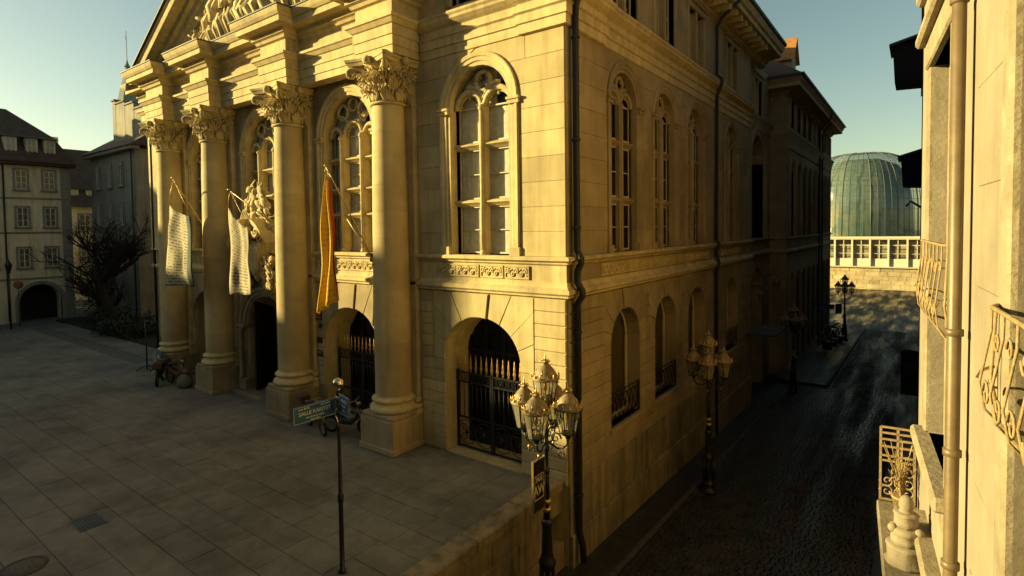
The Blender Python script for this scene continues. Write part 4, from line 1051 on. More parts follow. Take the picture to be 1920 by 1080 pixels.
# ================================================================== other buildings
M['plaster_w'] = surf('cream_plaster', (.72,.63,.44), (.62,.54,.37), scale=1.2, rough=.92, bump=.15, bscale=25, stain=.2, streak=.25)
M['plaster_y'] = surf('yellow_plaster', (.70,.60,.40), (.58,.50,.33), scale=1.2, rough=.92, bump=.15, bscale=25, stain=.2)
M['plaster_g'] = surf('grey_plaster', (.30,.28,.23), (.23,.215,.18), scale=1.2, rough=.92, bump=.2, bscale=25, stain=.25, streak=.3)
M['trim']      = surf('grey_stone_trim', (.25,.235,.20), (.19,.18,.15), scale=4, rough=.9, bump=.2)
M['limestone'] = surf('sunlit_limestone_render', (.325,.275,.205), (.265,.22,.16), scale=1.5, rough=.93, bump=.4, bscale=20, stain=.16, streak=.1)
M['rawstone']  = surf('rough_limestone', (.36,.30,.21), (.25,.205,.135), scale=5, rough=.95, bump=.7, bscale=18, stain=.25)
M['zincpaint'] = surf('ochre_painted_pipe', (.155,.11,.056), (.115,.08,.04), scale=6, rough=.45, bump=.06, bscale=30, spec=.5)
M['ironrust']  = surf('dusty_brown_iron', (.36,.26,.13), (.24,.165,.08), scale=14, rough=.7, bump=.4, bscale=60)
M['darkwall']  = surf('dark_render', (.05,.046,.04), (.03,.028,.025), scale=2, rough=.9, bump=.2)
M['black']     = surf('blackened_timber', (.012,.011,.010), (.008,.007,.006), scale=6, rough=.8)

def casement_mesh(w, h, mat, bars=2):
    mb = MB(); t = .045
    mb.box(-w, -w+t, -.03, .03, 0, h); mb.box(w-t, w, -.03, .03, 0, h); mb.box(-t*.6, t*.6, -.03, .04, 0, h); mb.box(-w, w, -.03, .03, 0, t); mb.box(-w, w, -.03, .03, h-t, h)
    for k in range(1, bars+1): mb.box(-w, w, -.02, .025, h*k/(bars+1)-.018, h*k/(bars+1)+.018)
    return mb.mesh('casement', mat)
def simple_window(root, m, w, h, trim, glass, wood, cm, sm, pm, sill=True):
    r_ = part('window', root, m); link('surround', sm, r_); link('pane', pm, r_); link('casement', cm, r_); return r_
def surround_mesh(w, h, mat, t=.16, d=.06):
    return MB().cbox(-w-t, -w, -.12, d, -.02, h+t, .015).cbox(w, w+t, -.12, d, -.02, h+t, .015).cbox(-w, w, -.12, d-.003, h, h+t-.003, .015).cbox(-w-t-.05, w+t+.05, -.12, d+.07, -.14, -.02, .015).mesh('surround', mat)
def pane_mesh(w, h, g): return MB().add([(-w,.004,0),(w,.004,0),(w,.004,h),(-w,.004,h)], [(0,1,2,3)]).mesh('pane', M[g])
def frame_at(ox, oy, ang):   # local a axis at angle ang in plan, outward on its right-handed side
    c, s = math.cos(ang), math.sin(ang)      # a=(c,s); o = z x a  -> (-s, c)
    return Matrix(((c, -s, 0, ox), (s, c, 0, oy), (0, 0, 1, 0), (0, 0, 0, 1)))

# --- house with the arched passage, far left
def prism_roof(mb, pts_eave, pts_ridge): pass
H1 = empty('arcade_house', (-50, 9, 0), 0, 'tall cream house with arched passage and dormers at the left edge', 'house')
F1 = T(50, -9, 0) @ frame_at(-50, 0, -PI/2)      # a = -y, outward +x
inv = lambda x, y: T(-x, -y, 0)
mb = MB(); wall_zone(mb, -13.62, -1.0, -.3, 2.95, [(-11.74, 1.17, -.3, 1.35, 1.17, 1.2), (-7.6, 1.17, -.3, 1.35, 1.17, 1.2)]); wall_zone(mb, -13.62, -1.0, 2.95, 10.9, [])
mb.add([(-13.62,0,-.3),(-13.62,-9,-.3),(-13.62,-9,10.9),(-13.62,0,10.9),(-1,0,-.3),(-1,-9,-.3),(-1,-9,10.9),(-1,0,10.9)], [(0,1,2,3),(4,5,6,7),(1,5,6,2)])
mb.build('wall', M['plaster_w'], H1, F1, recalc=False)
MB().box(-13.5, -1.1, -8.9, -1.2, -.2, 10.8).build('room_interior', M['room'], H1, F1)
for c in (-11.74, -7.6):
    m2 = archsweep(MB(), [(1.17,-.3),(1.17,.02),(1.36,.05),(1.42,.0)], -.3, 1.35, n=14); m2.build('arch_surround', M['trim'], H1, F1 @ T(c, 0, 0))
cm, sm_, pm = casement_mesh(.30, 1.32, M['wood_w']), surround_mesh(.30, 1.32, M['trim'], .13), pane_mesh(.30, 1.32, 'glass_d')
for y in (10.92, 12.45, 9.2, 7.4, 5.6):
    for z in (9.17, 6.58, 3.76): simple_window(H1, F1 @ T(-y, .02, z), .3, 1.32, None, None, None, cm, sm_, pm)
for z in (8.57, 6.18, 2.98): MB().cbox(-13.64, -1, -.02, .07, z-.07, z+.05, .02).build('string_course', M['trim'], H1, F1)
MB().cbox(-13.68, -13.1, -.02, .05, -.3, 10.9, .02).build('corner_strip', M['trim'], H1, F1)
MB().cbox(-13.95, -1, -.1, .45, 10.82, 11.05, .04).build('eave', M['wood_d'], H1, F1)
MB().add([(-14.0,.5,11.05),(-1,.5,11.05),(-1,-1.2,13.1),(-13.1,-1.2,13.1),(-1,-4.4,15.3),(-11.2,-4.4,15.3),(-14.0,-9,11.05),(-13.1,-7.6,13.1),(-1,-9,11.05),(-1,-7.6,13.1)], [(0,1,2,3),(3,2,4,5),(0,3,7,6),(3,5,7),(7,5,4,9),(6,7,9,8),(1,8,9,4,2)]).build('roof', M['tile'], H1, F1)
for y in (10.5, 11.62, 12.62):
    d = part('dormer', H1, F1 @ T(-y, -.15, 11.75))
    MB().box(-.33, .33, -1.6, .0, -.3, 1.0).build('dormer_wall', M['plaster_w'], d)
    MB().add([(-.48,.18,.98),(.48,.18,.98),(.48,-1.6,1.35),(-.48,-1.6,1.35),(-.48,.18,1.05),(.48,.18,1.05),(.48,-1.6,1.42),(-.48,-1.6,1.42)], [(0,1,2,3),(4,5,6,7),(0,1,5,4),(0,3,7,4),(1,2,6,5)]).build('dormer_roof', M['tile'], d)
    MB().add([(-.25,.02,.02),(.25,.02,.02),(.25,.02,.9),(-.25,.02,.9)], [(0,1,2,3)]).build('pane', M['glass'], d)
    MB().box(-.27,-.22,.0,.05,0,.92).box(.22,.27,.0,.05,0,.92).box(-.02,.02,.0,.05,0,.92).box(-.27,.27,.0,.05,.44,.48).box(-.27,.27,0,.05,.88,.94).build('casement', M['wood_w'], d)
pipe_with_collars('downpipe', [(-9.98,.1,10.9),(-9.98,.1,.1)], .05, M['pipe'], H1, [(-9.98,.1,8),(-9.98,.1,4)], F1)
MB().cbox(-10.3,-9.7,-4.9,-4.3,15.0,16.6,.03).build('chimney', M['plaster_g'], H1, F1)

# --- small house behind it
H2 = empty('gable_house', (-62, 16, 0), 0, 'small cream house with tiled roof and dormers behind the arcade house', 'house')
F2 = T(62, -16, 0) @ frame_at(-62, 0, -PI/2)
mb = MB(); mb.box(-24, -12, -8, 0, -1, 8.6); mb.build('wall', M['plaster_y'], H2, F2)
MB().add([(-24.3,.5,8.5),(-11.7,.5,8.5),(-11.7,-4,14.2),(-24.3,-4,14.2),(-24.3,-8.4,8.5),(-11.7,-8.4,8.5)], [(0,1,2,3),(3,2,5,4),(0,3,4),(1,5,2)]).build('roof', M['tile'], H2, F2)
cm2, sm2, pm2 = casement_mesh(.42, 1.5, M['wood_w']), surround_mesh(.42, 1.5, M['trim'], .14), pane_mesh(.42, 1.5, 'glass_d')
for y in (17.95, 20.2, 15.4):
    for z in (6.3, 3.5): simple_window(H2, F2 @ T(-y, .02, z), .4, 1.5, None, None, None, cm2, sm2, pm2)
for y in (17.3, 18.6, 20.0):
    d = part('dormer', H2, F2 @ T(-y, -.4, 9.1)); MB().box(-.35,.35,-1.5,0,-.3,1.0).build('dormer_wall', M['plaster_y'], d)
    MB().box(-.5,.5,-1.8,.2,1.0,1.08).build('dormer_roof', M['tile'], d); MB().add([(-.26,.02,.05),(.26,.02,.05),(.26,.02,.92),(-.26,.02,.92)], [(0,1,2,3)]).build('pane', M['glass'], d)
    MB().box(-.02,.02,0,.05,.05,.92).box(-.28,.28,0,.05,.46,.5).build('casement', M['wood_w'], d)
MB().cbox(-17.2,-16.5,-4.3,-3.7,13.6,15.2,.03).build('chimney', M['plaster_y'], H2, F2)

# --- grey house with stepped firewall, next to the palace
H3 = empty('firewall_house', (-46, 15.3, 0), 0, 'grey house with stepped firewall gable between bare tree and palace', 'house')
P3 = T(46, -15.3, 0)
MB().box(-51.2, -42.76, 15.3, 26, -1, 11.8).build('wall', M['plaster_g'], H3, P3)
MB().cbox(-51.6, -42.4, 14.9, 15.5, 11.7, 11.95, .03).build('eave', M['trim'], H3, P3)
MB().add([(-51.7,14.8,11.95),(-42.2,14.8,11.95),(-43.6,19.5,15.2),(-51.7,19.5,15.2),(-42.2,26,11.95),(-51.7,26,11.95)], [(0,1,2,3),(1,4,2),(2,4,5,3),(0,3,5)]).build('roof', M['tile'], H3, P3)
mb = MB(); 
for i, (x0, x1, zt) in enumerate(((-48.5,-47.9,15.6),(-47.9,-46.2,15.3),(-46.2,-44.6,15.0),(-44.6,-43.0,14.5))): mb.cbox(x0, x1, 16.0, 16.4, 11.9, zt+.2, .03); mb.cbox(x0-.05, x1+.05, 15.9, 16.5, zt+.2, zt+.32, .03)
mb.build('firewall', M['plaster_g'], H3, P3)
FF = P3 @ Matrix(((-1,0,0,0),(0,-1,0,15.3),(0,0,1,0),(0,0,0,1)))
cm3, sm3, pm3 = casement_mesh(.33, 1.5, M['wood_w']), surround_mesh(.33, 1.5, M['trim'], .14), pane_mesh(.33, 1.5, 'glass_d')
for x in (-47.3, -45.2, -49.6):
    for z in (9.4, 6.6, 3.6): simple_window(H3, FF @ T(-x, .02, z), .33, 1.5, None, None, None, cm3, sm3, pm3)
pipe_with_collars('downpipe', [(-43.0,15.15,11.7),(-43.0,15.15,.1)], .05, M['pipe'], H3, [(-43.0,15.15,8)], P3)
# --- unseen house added beyond the far end of the palace: keeps the lower street in shade
HN = empty('unseen_house', (-30, 68, -4), 0, 'unseen plain house added beyond the palace to shade the street', 'house')
PN = T(30, -68, 4); MB().box(-34, -17, 57, 83, -5, 13).build('wall', M['plaster_g'], HN, PN)
MB().add([(-34.5,56.5,13),(-16.5,56.5,13),(-16.5,83.5,13),(-34.5,83.5,13),(-27,64,16),(-24,64,16),(-24,76,16),(-27,76,16)], [(0,1,5,4),(1,2,6,5),(2,3,7,6),(3,0,4,7),(4,5,6,7)]).build('roof', M['tile'], HN, PN)
# --- church spire
SP = empty('church_spire', (-70.7, 24.9, 0), 0, 'slim grey church spire with a long pole rising over the roofs', 'spire')
MB().box(-1.0,1.0,-1.0,1.0,0,19.5).build('tower', M['plaster_g'], SP)
mb = MB().lathe([(1.35,19.4),(1.15,20.2),(.75,22.0),(.22,24.1),(.20,24.3),(.32,24.4),(.12,24.8),(.04,25.2)], 8, smooth=False); mb.build('spire_roof', surf('copper_green', (.20,.27,.23), (.13,.18,.16), scale=4, rough=.6, bump=.1), SP)
MB().tube([(0,0,25),(0,0,28.3)], .03, 5).tube([(-.35,0,27.9),(.0,0,27.2)], .02, 5).build('pole', M['lead'], SP)

# --- houses across the square, behind the viewpoint: they shade the square
U = Vector((math.sin(SUN_AZ), math.cos(SUN_AZ))); Vv = Vector((math.cos(SUN_AZ), -math.sin(SUN_AZ)))
def opp(name, label, s0, s1, zr0, zr1, t=-60, ze=None, chim=(), depth=9):
    r_ = empty(name, (U.x*t+Vv.x*(s0+s1)/2, U.y*t+Vv.y*(s0+s1)/2, 0), 0, label, 'house')
    B = T(-r_.location.x, -r_.location.y, 0) @ Matrix(((Vv.x, U.x, 0, U.x*t), (Vv.y, U.y, 0, U.y*t), (0,0,1,0), (0,0,0,1)))
    ze = ze or min(zr0, zr1)-3.5; d = depth/2
    MB().box(s0, s1, -d, d, 0, ze).build('wall', M['plaster_w'], r_, B)
    MB().add([(s0,-d-.4,ze),(s1,-d-.4,ze),(s1,0,zr1),(s0,0,zr0),(s0,d+.4,ze),(s1,d+.4,ze)], [(0,1,2,3),(3,2,5,4),(0,3,4),(1,5,2),(0,4,5,1)]).build('roof', M['tile'], r_, B)
    for (s, w_, z0, z1) in chim: MB().cbox(s-w_, s+w_, -.45, .45, z0, z1, .03).build('chimney', M['plaster_g'], r_, B)
    n = int((s1-s0)/2.6); cmx, smx, pmx = casement_mesh(.5, 1.6, M['wood_w']), surround_mesh(.5, 1.6, M['trim']), pane_mesh(.5, 1.6, 'glass_d')
    for i in range(n):
        for z in (1.2, 4.2, 7.2): simple_window(r_, B @ T(s0+1.3+i*2.6, d+.02, z), .5, 1.6, None, None, None, cmx, smx, pmx)
opp('unseen_house', 'long cream house with tall chimney facing the palace across the square', -19.6, -10.3, 14.6, 14.1, chim=[(-14.65, .45, 13.8, 17.5), (-18, .4, 13.8, 14.7)])
opp('unseen_house', 'plain cream house right of the chimney house across the square', -10.3, -2.2, 16.2, 16.2)  # roof raised to keep sun off the low hidden fronts opposite
opp('unseen_house', 'unseen tall corner house added to shade the right-hand walls', -2.2, 26, 25.0, 25.0, ze=20)  # height added to shade the right-hand walls and cut their bounce
opp('unseen_house', 'tall cream house with rising roof across the square', -26, -19.6, 18.9, 14.6, ze=12.5)
opp('unseen_house', 'tallest cream house at the end of the row across the square', -40, -26, 19.2, 19.2, ze=14)

# ------------------------------------------------------------------ right foreground house (sunlit wall beside the viewpoint)
HA = empty('limestone_house', (.78, 0, -1.6), 0, 'sunlit limestone house wall with ochre downpipe at the right edge', 'house')
FA = T(-.78, 0, 1.6) @ frame_at(.78, 0, math.atan2(.9966, -.0824))
W1 = (7.25, .82, 3.55, 7.8, 0, .34); W0 = (7.25, .82, -1.0, 2.1, 0, .34); W2 = (7.25, .82, 8.7, 12.3, 0, .34); V1 = (3.3, .82, 3.55, 7.8, 0, .34)
mb = MB()
wall_zone(mb, -26, 9.25, -2.2, 2.6, [W0, (3.3, .82, -1.0, 2.1, 0, .34)]); wall_zone(mb, -26, 9.25, 2.6, 8.2, [W1, V1]); wall_zone(mb, -26, 9.25, 8.2, 15, [W2, (3.3, .82, 8.7, 12.3, 0, .34)])
mb.add([(9.25,0,-2.2),(9.25,-5,-2.2),(9.25,-5,15),(9.25,0,15)], [(0,1,2,3)])
wallA = mb.build('wall', M['limestone'], HA, FA, recalc=False)
MB().box(-26, 9.1, -5, -.36, -2.2, 15).build('room_interior', M['room'], HA, FA)
MB().box(-26.3, 9.5, -5, .7, 15, 15.3).build('eave', M['wood_d'], HA, FA)
# large facing stones right of the pipe, thin joints
rng = random.Random(21)
for k in range(10):
    z0 = 2.66+k*.72; 
    for (a0, a1) in ((4.55, 5.25),) if k % 2 else ((4.30, 4.80), (4.80, 5.36)):
        if 3.5 < z0+.7 and z0 < 7.85 and a0 < 4.15: a0 = 4.3
        MB().poly([(a0+.002,z0+.002),(a1-.002,z0+.002),(a1-.002,z0+.718),(a0+.002,z0+.718)], -.01, .005+rng.uniform(0,.005), .004).build('facing_stone', M['limestone'], wallA, Matrix.Identity(4))
def window_A(W, rail_z=None):
    c, h, zb, zt = W[:4]; r_ = part('window', HA, FA @ T(c, 0, 0))
    mb = MB()
    for s in (-1, 1):
        a0, a1 = sorted((s*h, s*(h+.20))); mb.cbox(a0, a1, -.33, .05, zb, zt, .02)
        a0, a1 = sorted((s*(h-.07), s*h)); mb.cbox(a0, a1, -.33, -.13, zb, zt, .02)
    mb.cbox(-h-.22, h+.22, -.33, .07, zt, zt+.30, .02); mb.cbox(-h-.30, h+.30, -.1, .16, zt+.28, zt+.40, .03); mb.build('surround', M['rawstone'], r_)
    MB().cbox(-h-.28, h+.28, -.33, .16, zb-.14, zb, .03).cbox(-h-.2, h+.2, -.05, .08, zb-.34, zb-.14, .02).build('sill', M['rawstone'], r_)
    MB().add([(-h,-.30,zb),(h,-.30,zb),(h,-.30,zt),(-h,-.30,zt)], [(0,1,2,3)]).build('pane', M['glass_d'], r_)
    m2 = MB()
    for x in (-h+.12, 0, h-.12): m2.box(x-.04, x+.04, -.32, -.24, zb, zt)
    for z in (zb+.04, zb+(zt-zb)*.68, zt-.04): m2.box(-h, h, -.32, -.25, z-.04, z+.04)
    m2.build('casement', M['wood_w'], r_)
    return r_
for W in (W1, W0, W2, V1, (3.3, .82, 8.7, 12.3), (3.3, .82, -1.0, 2.1)): window_A(W)
def balconet(c, h, z0, z1, out, name_parent, sag=1.0):
    b = part('window_guard', name_parent, FA @ T(c, 0, 0))
    m1 = MB(); m1.tube([(-h,-.05,z1),(-h,out*.6,z1),(-h+.1,out,z1),(h-.1,out,z1),(h,out*.6,z1),(h,-.05,z1)], .014, 6); m1.tube([(-h,-.05,z0),(-h,out*.5,z0),(h,out*.5,z0),(h,-.05,z0)], .014, 6); m1.build('rail', M['ironrust'], b)
    n = 7
    for i in range(n):
        x = -h+.1+(2*h-.2)*i/(n-1); m2 = MB()
        m2.tube([(x,out,z1),(x,out*1.02,z1-.2*(z1-z0)),(x,out*1.5,z0+.35*(z1-z0)),(x,out*1.25,z0+.12*(z1-z0)),(x,out*.5,z0)], .0075, 5)
        if i < n-1:
            xx = x+(2*h-.2)/(n-1)/2
            scroll(m2, (xx, z0+.30*(z1-z0)), .085, 1 if i % 2 else -1, out*1.45, 1.3, 14, .008); scroll(m2, (xx, z0+.75*(z1-z0)), .07, -1 if i % 2 else 1, out*1.02, 1.2, 12, .008)
        m2.build('baluster', M['ironrust'], b)
    for s in (-1, 1):
        m3 = MB(); 
        for k in range(2):
            o_ = out*(.3+.35*k); m3.tube([(s*h,o_,z1),(s*h,o_*1.3,z0+.35*(z1-z0)),(s*h,o_*.6,z0)], .011, 5)
        m4 = MB(); scroll(m4, (0, z0+.35*(z1-z0)), .09, 1, 0, 1.4, 14, .011); m3.merge(m4, lambda p: (s*h, out*.55+p[0], p[2])); m3.build('side_panel', M['ironrust'], b)
    return b
balconet(7.25, .98, 4.95, 5.80, .09, HA)
balconet(7.25, .98, 8.75, 9.6, .09, HA)
balconet(3.28, .98, 4.85, 5.52, .10, HA)
pipe_with_collars('downpipe', [(5.52,.10,14.9),(5.52,.10,2.0),(5.52,.09,-2)], .047, M['zincpaint'], HA, [(5.52,.10,z) for z in (9.6,7.7,5.15,4.2,3.3)], FA, n=18)
# balcony slab with iron end screens
bal = part('balcony', HA, FA @ T(0, 0, -.26))
MB().cbox(7.05, 9.35, -.02, .46, 2.22, 2.36, .02).build('slab', M['rawstone'], bal)
mb = MB(); z0, z1 = 2.38, 3.42
for o_ in (.03, .22, .42): mb.box(9.30, 9.33, o_-.014, o_+.014, z0, z1)
for z in (z0+.02, 2.95, 3.02, 3.15, 3.25, 3.34, z1): mb.box(9.30, 9.33,   .03, .42, z-.012, z+.012)
for i in range(7):
    m4 = MB(); scroll(m4, (.06+.12*(i % 3), 2.52+.14*(i//3)), .09, (-1)**i, 0, 1.3, 12, .014); mb.merge(m4, lambda p: (9.315+p[1], p[0]+.04, p[2]))
mb.build('side_screen', M['ironrust'], bal)
pin = empty('stone_finial', (0, 0, 0), 0, 'tiered pale stone finial standing on the sunlit balcony slab', 'finial')
pin.matrix_basis = T(.78, 0, -1.6) @ FA @ T(7.72, .23, 2.10) @ Matrix.Scale(.88, 4)
for nm, pr in (('foot', [(.235,0),(.245,.03),(.21,.06),(.215,.20),(.23,.24),(.17,.27)]), ('middle_tier', [(.17,.27),(.165,.38),(.19,.43),(.185,.47),(.14,.50)]), ('upper_tier', [(.14,.50),(.135,.63),(.15,.66),(.085,.69)]), ('tip', [(.085,.69),(.07,.71),(.085,.76),(.08,.83),(.055,.88),(.01,.90)])):
    pp_ = []
    for q0, q1 in zip(pr, pr[1:]): pp_ += [q0, ((q0[0]+q1[0])/2, (q0[1]+q1[1])/2)]
    mf = MB().lathe(pp_+[pr[-1]], 32, smooth=True, ph=.3)
    def worn(p):
        a = math.atan2(p[1], p[0]); r = math.hypot(p[0], p[1]); oct_ = 1.0 if nm == 'tip' else math.cos(PI/8)/math.cos((a % (PI/4))-PI/8); k = .55*oct_+.45+.05*noise.noise(Vector(p)*14)+.02*noise.noise(Vector(p)*40)
        return (p[0]*k, p[1]*k, p[2]+.006*noise.noise(Vector(p)*9))
    mf.v = [worn(p) for p in mf.v]; mf.build(nm, M['limestone'], pin)
for k in range(3): MB().sphere((.16*math.cos(k*2.1+2), .16*math.sin(k*2.1+2), .47), .06, 8, 6).build('knob', M['limestone'], pin)
tw = empty('dry_plant', (0, 0, 0), 0, 'dry twiggy plant in a pot at the end of the sunlit balcony', 'plant')
tw.matrix_basis = T(.78, 0, -1.6) @ FA @ T(9.0, .2, 2.10)
MB().lathe([(.07,0),(.10,.22),(.11,.22),(.11,.25),(.09,.25)], 12).build('pot', M['ironrust'], tw)
rng = random.Random(2); mb = MB()
for i in range(26):
    a = rng.uniform(0, 2*PI); l = rng.uniform(.35, .8); t_ = rng.uniform(.05, .35)
    mb.tube([(0,0,.2),(t_*.3*math.cos(a),t_*.3*math.sin(a),.2+l*.5),(t_*math.cos(a)*.8,t_*math.sin(a)*.8,.2+l)], [.008,.007,.004], 4)
    for k in range(3): mb.sphere((t_*.5*math.cos(a)*(.5+.3*k), t_*.5*math.sin(a)*(.5+.3*k), .3+l*.25*(k+.5)), .022, 5, 4, (1.6,.6,.5))
mb.build('stems', M['ironrust'], tw)

# --- unseen hall added behind the viewpoint to block sky light
HS = empty('sky_blocker_hall', (-9, -30, 0), 0, 'unseen tall hall added behind the viewpoint to block sky light', 'hall')
PS = T(9, 30, 0); MB().box(-20, 2, -44, -17, -1.5, 22).build('wall', M['plaster_g'], HS, PS)
MB().add([(-20.6,-44.6,22),(2.6,-44.6,22),(2.6,-16.4,22),(-20.6,-16.4,22),(-9,-38,29),(-9,-23,29)], [(0,1,4),(1,2,5,4),(2,3,5),(3,0,4,5)]).build('roof', M['tile'], HS, PS)
cmh, smh, pmh = casement_mesh(.6, 2.2, M['wood_w']), surround_mesh(.6, 2.2, M['trim']), pane_mesh(.6, 2.2, 'glass_d')
for i in range(8):
    for z in (1.5, 6.5, 11.5, 16.5): simple_window(HS, PS @ Matrix(((1,0,0,-18.5+2.7*i),(0,1,0,-16.98),(0,0,1,z),(0,0,0,1))), .6, 2.2, None, None, None, cmh, smh, pmh)
# --- right side of the street: added unseen bounce house, then the dark house
HB = empty('bounce_house', (3.5, 14, -2), 0, 'unseen house added behind the right wall to bounce ochre light', 'house')
PB = T(-3.5, -14, 2)
MB().box(1.37, 9, 13.2, 18.6, -2.5, 14).build('wall', M['darkwall'], HB, PB); MB().box(1.35, 9, 9.6, 13.2, -2.5, 14).build('wall', surf('ochre_bounce_wall', (.74,.52,.24), (.64,.44,.19), scale=1.5, rough=.9, stain=.15), HB, PB); MB().box(1.0, 9.3, 9.4, 18.7, 14, 14.4).build('roof', M['tile'], HB, PB)  # ochre part added for warm bounce, dark part keeps the bounce short
HC = empty('dark_gabled_house', (3.5, 38, -3), 0, 'dark shaded house with jutting timber oriels down the street on the right', 'house')
PC = T(-3.5, -38, 3)
MB().box(.16, 9, 18.9, 60, -4, 17).build('wall', M['darkwall'], HC, PC)
MB().box(-.05, 9, 18.7, 60.2, 17, 17.3).build('roof', M['tile'], HC, PC)
for (y, z0, z1, xo) in ((29.5, 11.95, 13.7, -1.0), (31.5, 7.7, 9.2, -.72)):
    d = part('oriel', HC, PC)
    MB().add([(xo+.08,y-.9,z0),(.2,y-.9,z0-.05),(.2,y+.9,z0-.05),(xo+.08,y+.9,z0),(xo,y-.9,z1-.25),(.2,y-.9,z1),(.2,y+.9,z1),(xo,y+.9,z1-.25)], [(0,1,2,3),(4,5,6,7),(0,1,5,4),(1,2,6,5),(2,3,7,6),(3,0,4,7)]).build('oriel_box', M['black'], d)
    MB().add([(xo-.12,y-1.05,z1-.26),(.2,y-1.05,z1+.05),(.2,y+1.05,z1+.05),(xo-.12,y+1.05,z1-.26),(xo-.12,y-1.05,z1-.16),(.2,y-1.05,z1+.15),(.2,y+1.05,z1+.15),(xo-.12,y+1.05,z1-.16)], [(0,1,2,3),(4,5,6,7),(0,1,5,4),(1,2,6,5),(2,3,7,6),(3,0,4,7)]).build('oriel_roof', M['lead'], d)
MB().tube([(.08,28.0,17),(.08,28.0,-2.5)], .06, 8).build('downpipe', M['pipe'], HC, PC)
MB().tube([(.1,27.6,6.6),(-.3,27.6,6.9),(-.45,27.6,6.7)], .05, 6).build('lamp_bracket', M['pipe'], HC, PC)
for y in (24, 27, 33, 36, 40, 44, 48, 52, 56):
    for z in (-.5, 3.4, 7.0, 10.6, 14.0):
        d = part('window', HC, PC @ T(.16, y, z)); MB().cbox(-.05,.1,-.62,.62,-.15,0,.02).cbox(-.04,.1,-.62,-.5,0,1.9,.02).cbox(-.04,.1,.5,.62,0,1.9,.02).cbox(-.05,.1,-.62,.62,1.9,2.05,.02).build('surround', M['darkwall'], d)
        MB().add([(-.012,-.5,0),(-.012,.5,0),(-.012,.5,1.9),(-.012,-.5,1.9)], [(0,1,2,3)]).build('pane', M['glass_d'], d)
# ------------------------------------------------------------------ glass hall at the end of the street
GH = empty('glass_hall', (-7.3, 118, -5), 0, 'domed glass hall behind a white glazed terrace at the end of the street', 'glass hall')
PG = T(7.3, -118, 5)
M['domeglass'] = glassmat('dome_glass', tint=(.05,.10,.105), trans=.38, rough=.05, bump=.35, bscale=.25, spec=.8)
M['steel'] = surf('painted_steel', (.10,.11,.10), (.07,.08,.075), scale=3, rough=.5)
M['white_steel'] = surf('white_painted_steel', (.60,.54,.42), (.50,.45,.35), scale=3, rough=.5)
rng = random.Random(8)
def dome(u, t, k=1.0):   # u around, t from base 0 to top 1
    th = t*PI/2; c_, s_ = math.cos(th), math.sin(th); e = 2/3.4
    rad_ = 9.3*(abs(c_)**e); z = 4.0+14.6*(abs(s_)**e); return (-8.6+rad_*k*math.cos(u), 118+rad_*k*math.sin(u), z)
NU, NV = 56, 22; mb = MB()
us = [PI*1.0+PI*i/NU for i in range(NU+1)]
for i in range(NU):
    for j in range(NV):
        t0, t1 = (j/NV)**.8, ((j+1)/NV)**.8; k = 1+rng.uniform(-.0015,.0015)
        p = [Vector(dome(us[i], t0)), Vector(dome(us[i+1], t0)), Vector(dome(us[i+1], t1)), Vector(dome(us[i], t1))]
        c_ = sum(p, Vector())/4; n_ = (p[1]-p[0]).cross(p[3]-p[0]).normalized(); j1 = rng.uniform(-.02,.02); j2 = rng.uniform(-.02,.02)
        q = [c_+(v-c_)*.985+n_*((j1 if a in (0,1) else -j1)+(j2 if a in (0,3) else -j2)) for a, v in enumerate(p)]; mb.add(q, [(0,1,2,3)])
tag(mb.build('glass_panes', M['domeglass'], GH, PG, recalc=False), kind='stuff')
for i in range(0, NU+1, 2): MB().tube([dome(us[i], (j/NV)**.8, 1.004) for j in range(NV+1)],   .10 if i % 8 == 0 else .034, 5).build('rib', M['steel'], GH, PG)
for j in range(0, NV, 1): MB().tube([dome(u, (j/NV)**.8, 1.002) for u in us], .035, 4).build('purlin', M['steel'], GH, PG)
MB().lathe([(7.8,3.9),(7.7,9),(7.1,13.5),(5.6,16.2),(3,17.4)], 32, (-8.6,118,0)).build('reflection_screen', surf('dome_reflection_tint', (.70,.62,.40), (.20,.30,.28), scale=.5, rough=.9, stain=.3), GH, PG)  # yellow and teal blotches imitate reflections in the dome glass
# terrace with glazed bays
MB().box(-45, 30, 108.2, 125, 3.55, 3.95).build('terrace_roof', M['white_steel'], GH, PG)
MB().cbox(-45, 30, 107.7, 108.3, 3.45, 3.75, .05).build('fascia', M['wood'], GH, PG)
MB().box(-45, 30, 109.6, 125, -1, 3.55).build('room_interior', surf('hall_interior', (.45,.38,.25), (.16,.14,.10), scale=.8), GH, PG)
MB().box(-45, 30, 108.05, 108.3, -.9, .35).build('parapet_panel', M['white_steel'], GH, PG)
x = -44
while x < 30:
    MB().cbox(x-.13, x+.13, 107.7, 108.2, -.95, 3.5, .02).build('post', M['white_steel'], GH, PG)
    b = part('glazed_bay', GH, PG)
    MB().add([(x+.13,108.1,.35),(x+2.37,108.1,.35),(x+2.37,108.1,3.45),(x+.13,108.1,3.45)], [(0,1,2,3)]).build('pane', M['glass'], b)
    MB().box(x+.13,x+2.37,108.0,108.12,2.5,2.6).box(x+.13,x+2.37,108.0,108.12,1.15,1.22).box(x+1.2,x+1.3,108.0,108.12,.35,3.45).build('glazing_bar', M['white_steel'], b)
    x += 2.5
MB().box(-45, 30, 107.5, 108.4, -1.1, -.9).build('ledge', M['wood'], GH, PG)
M['bank'] = surf('embankment_stone', (.62,.50,.30), (.42,.33,.19), scale=1.2, rough=.95, bump=.5, bscale=6, rnd=.25, stain=.3)
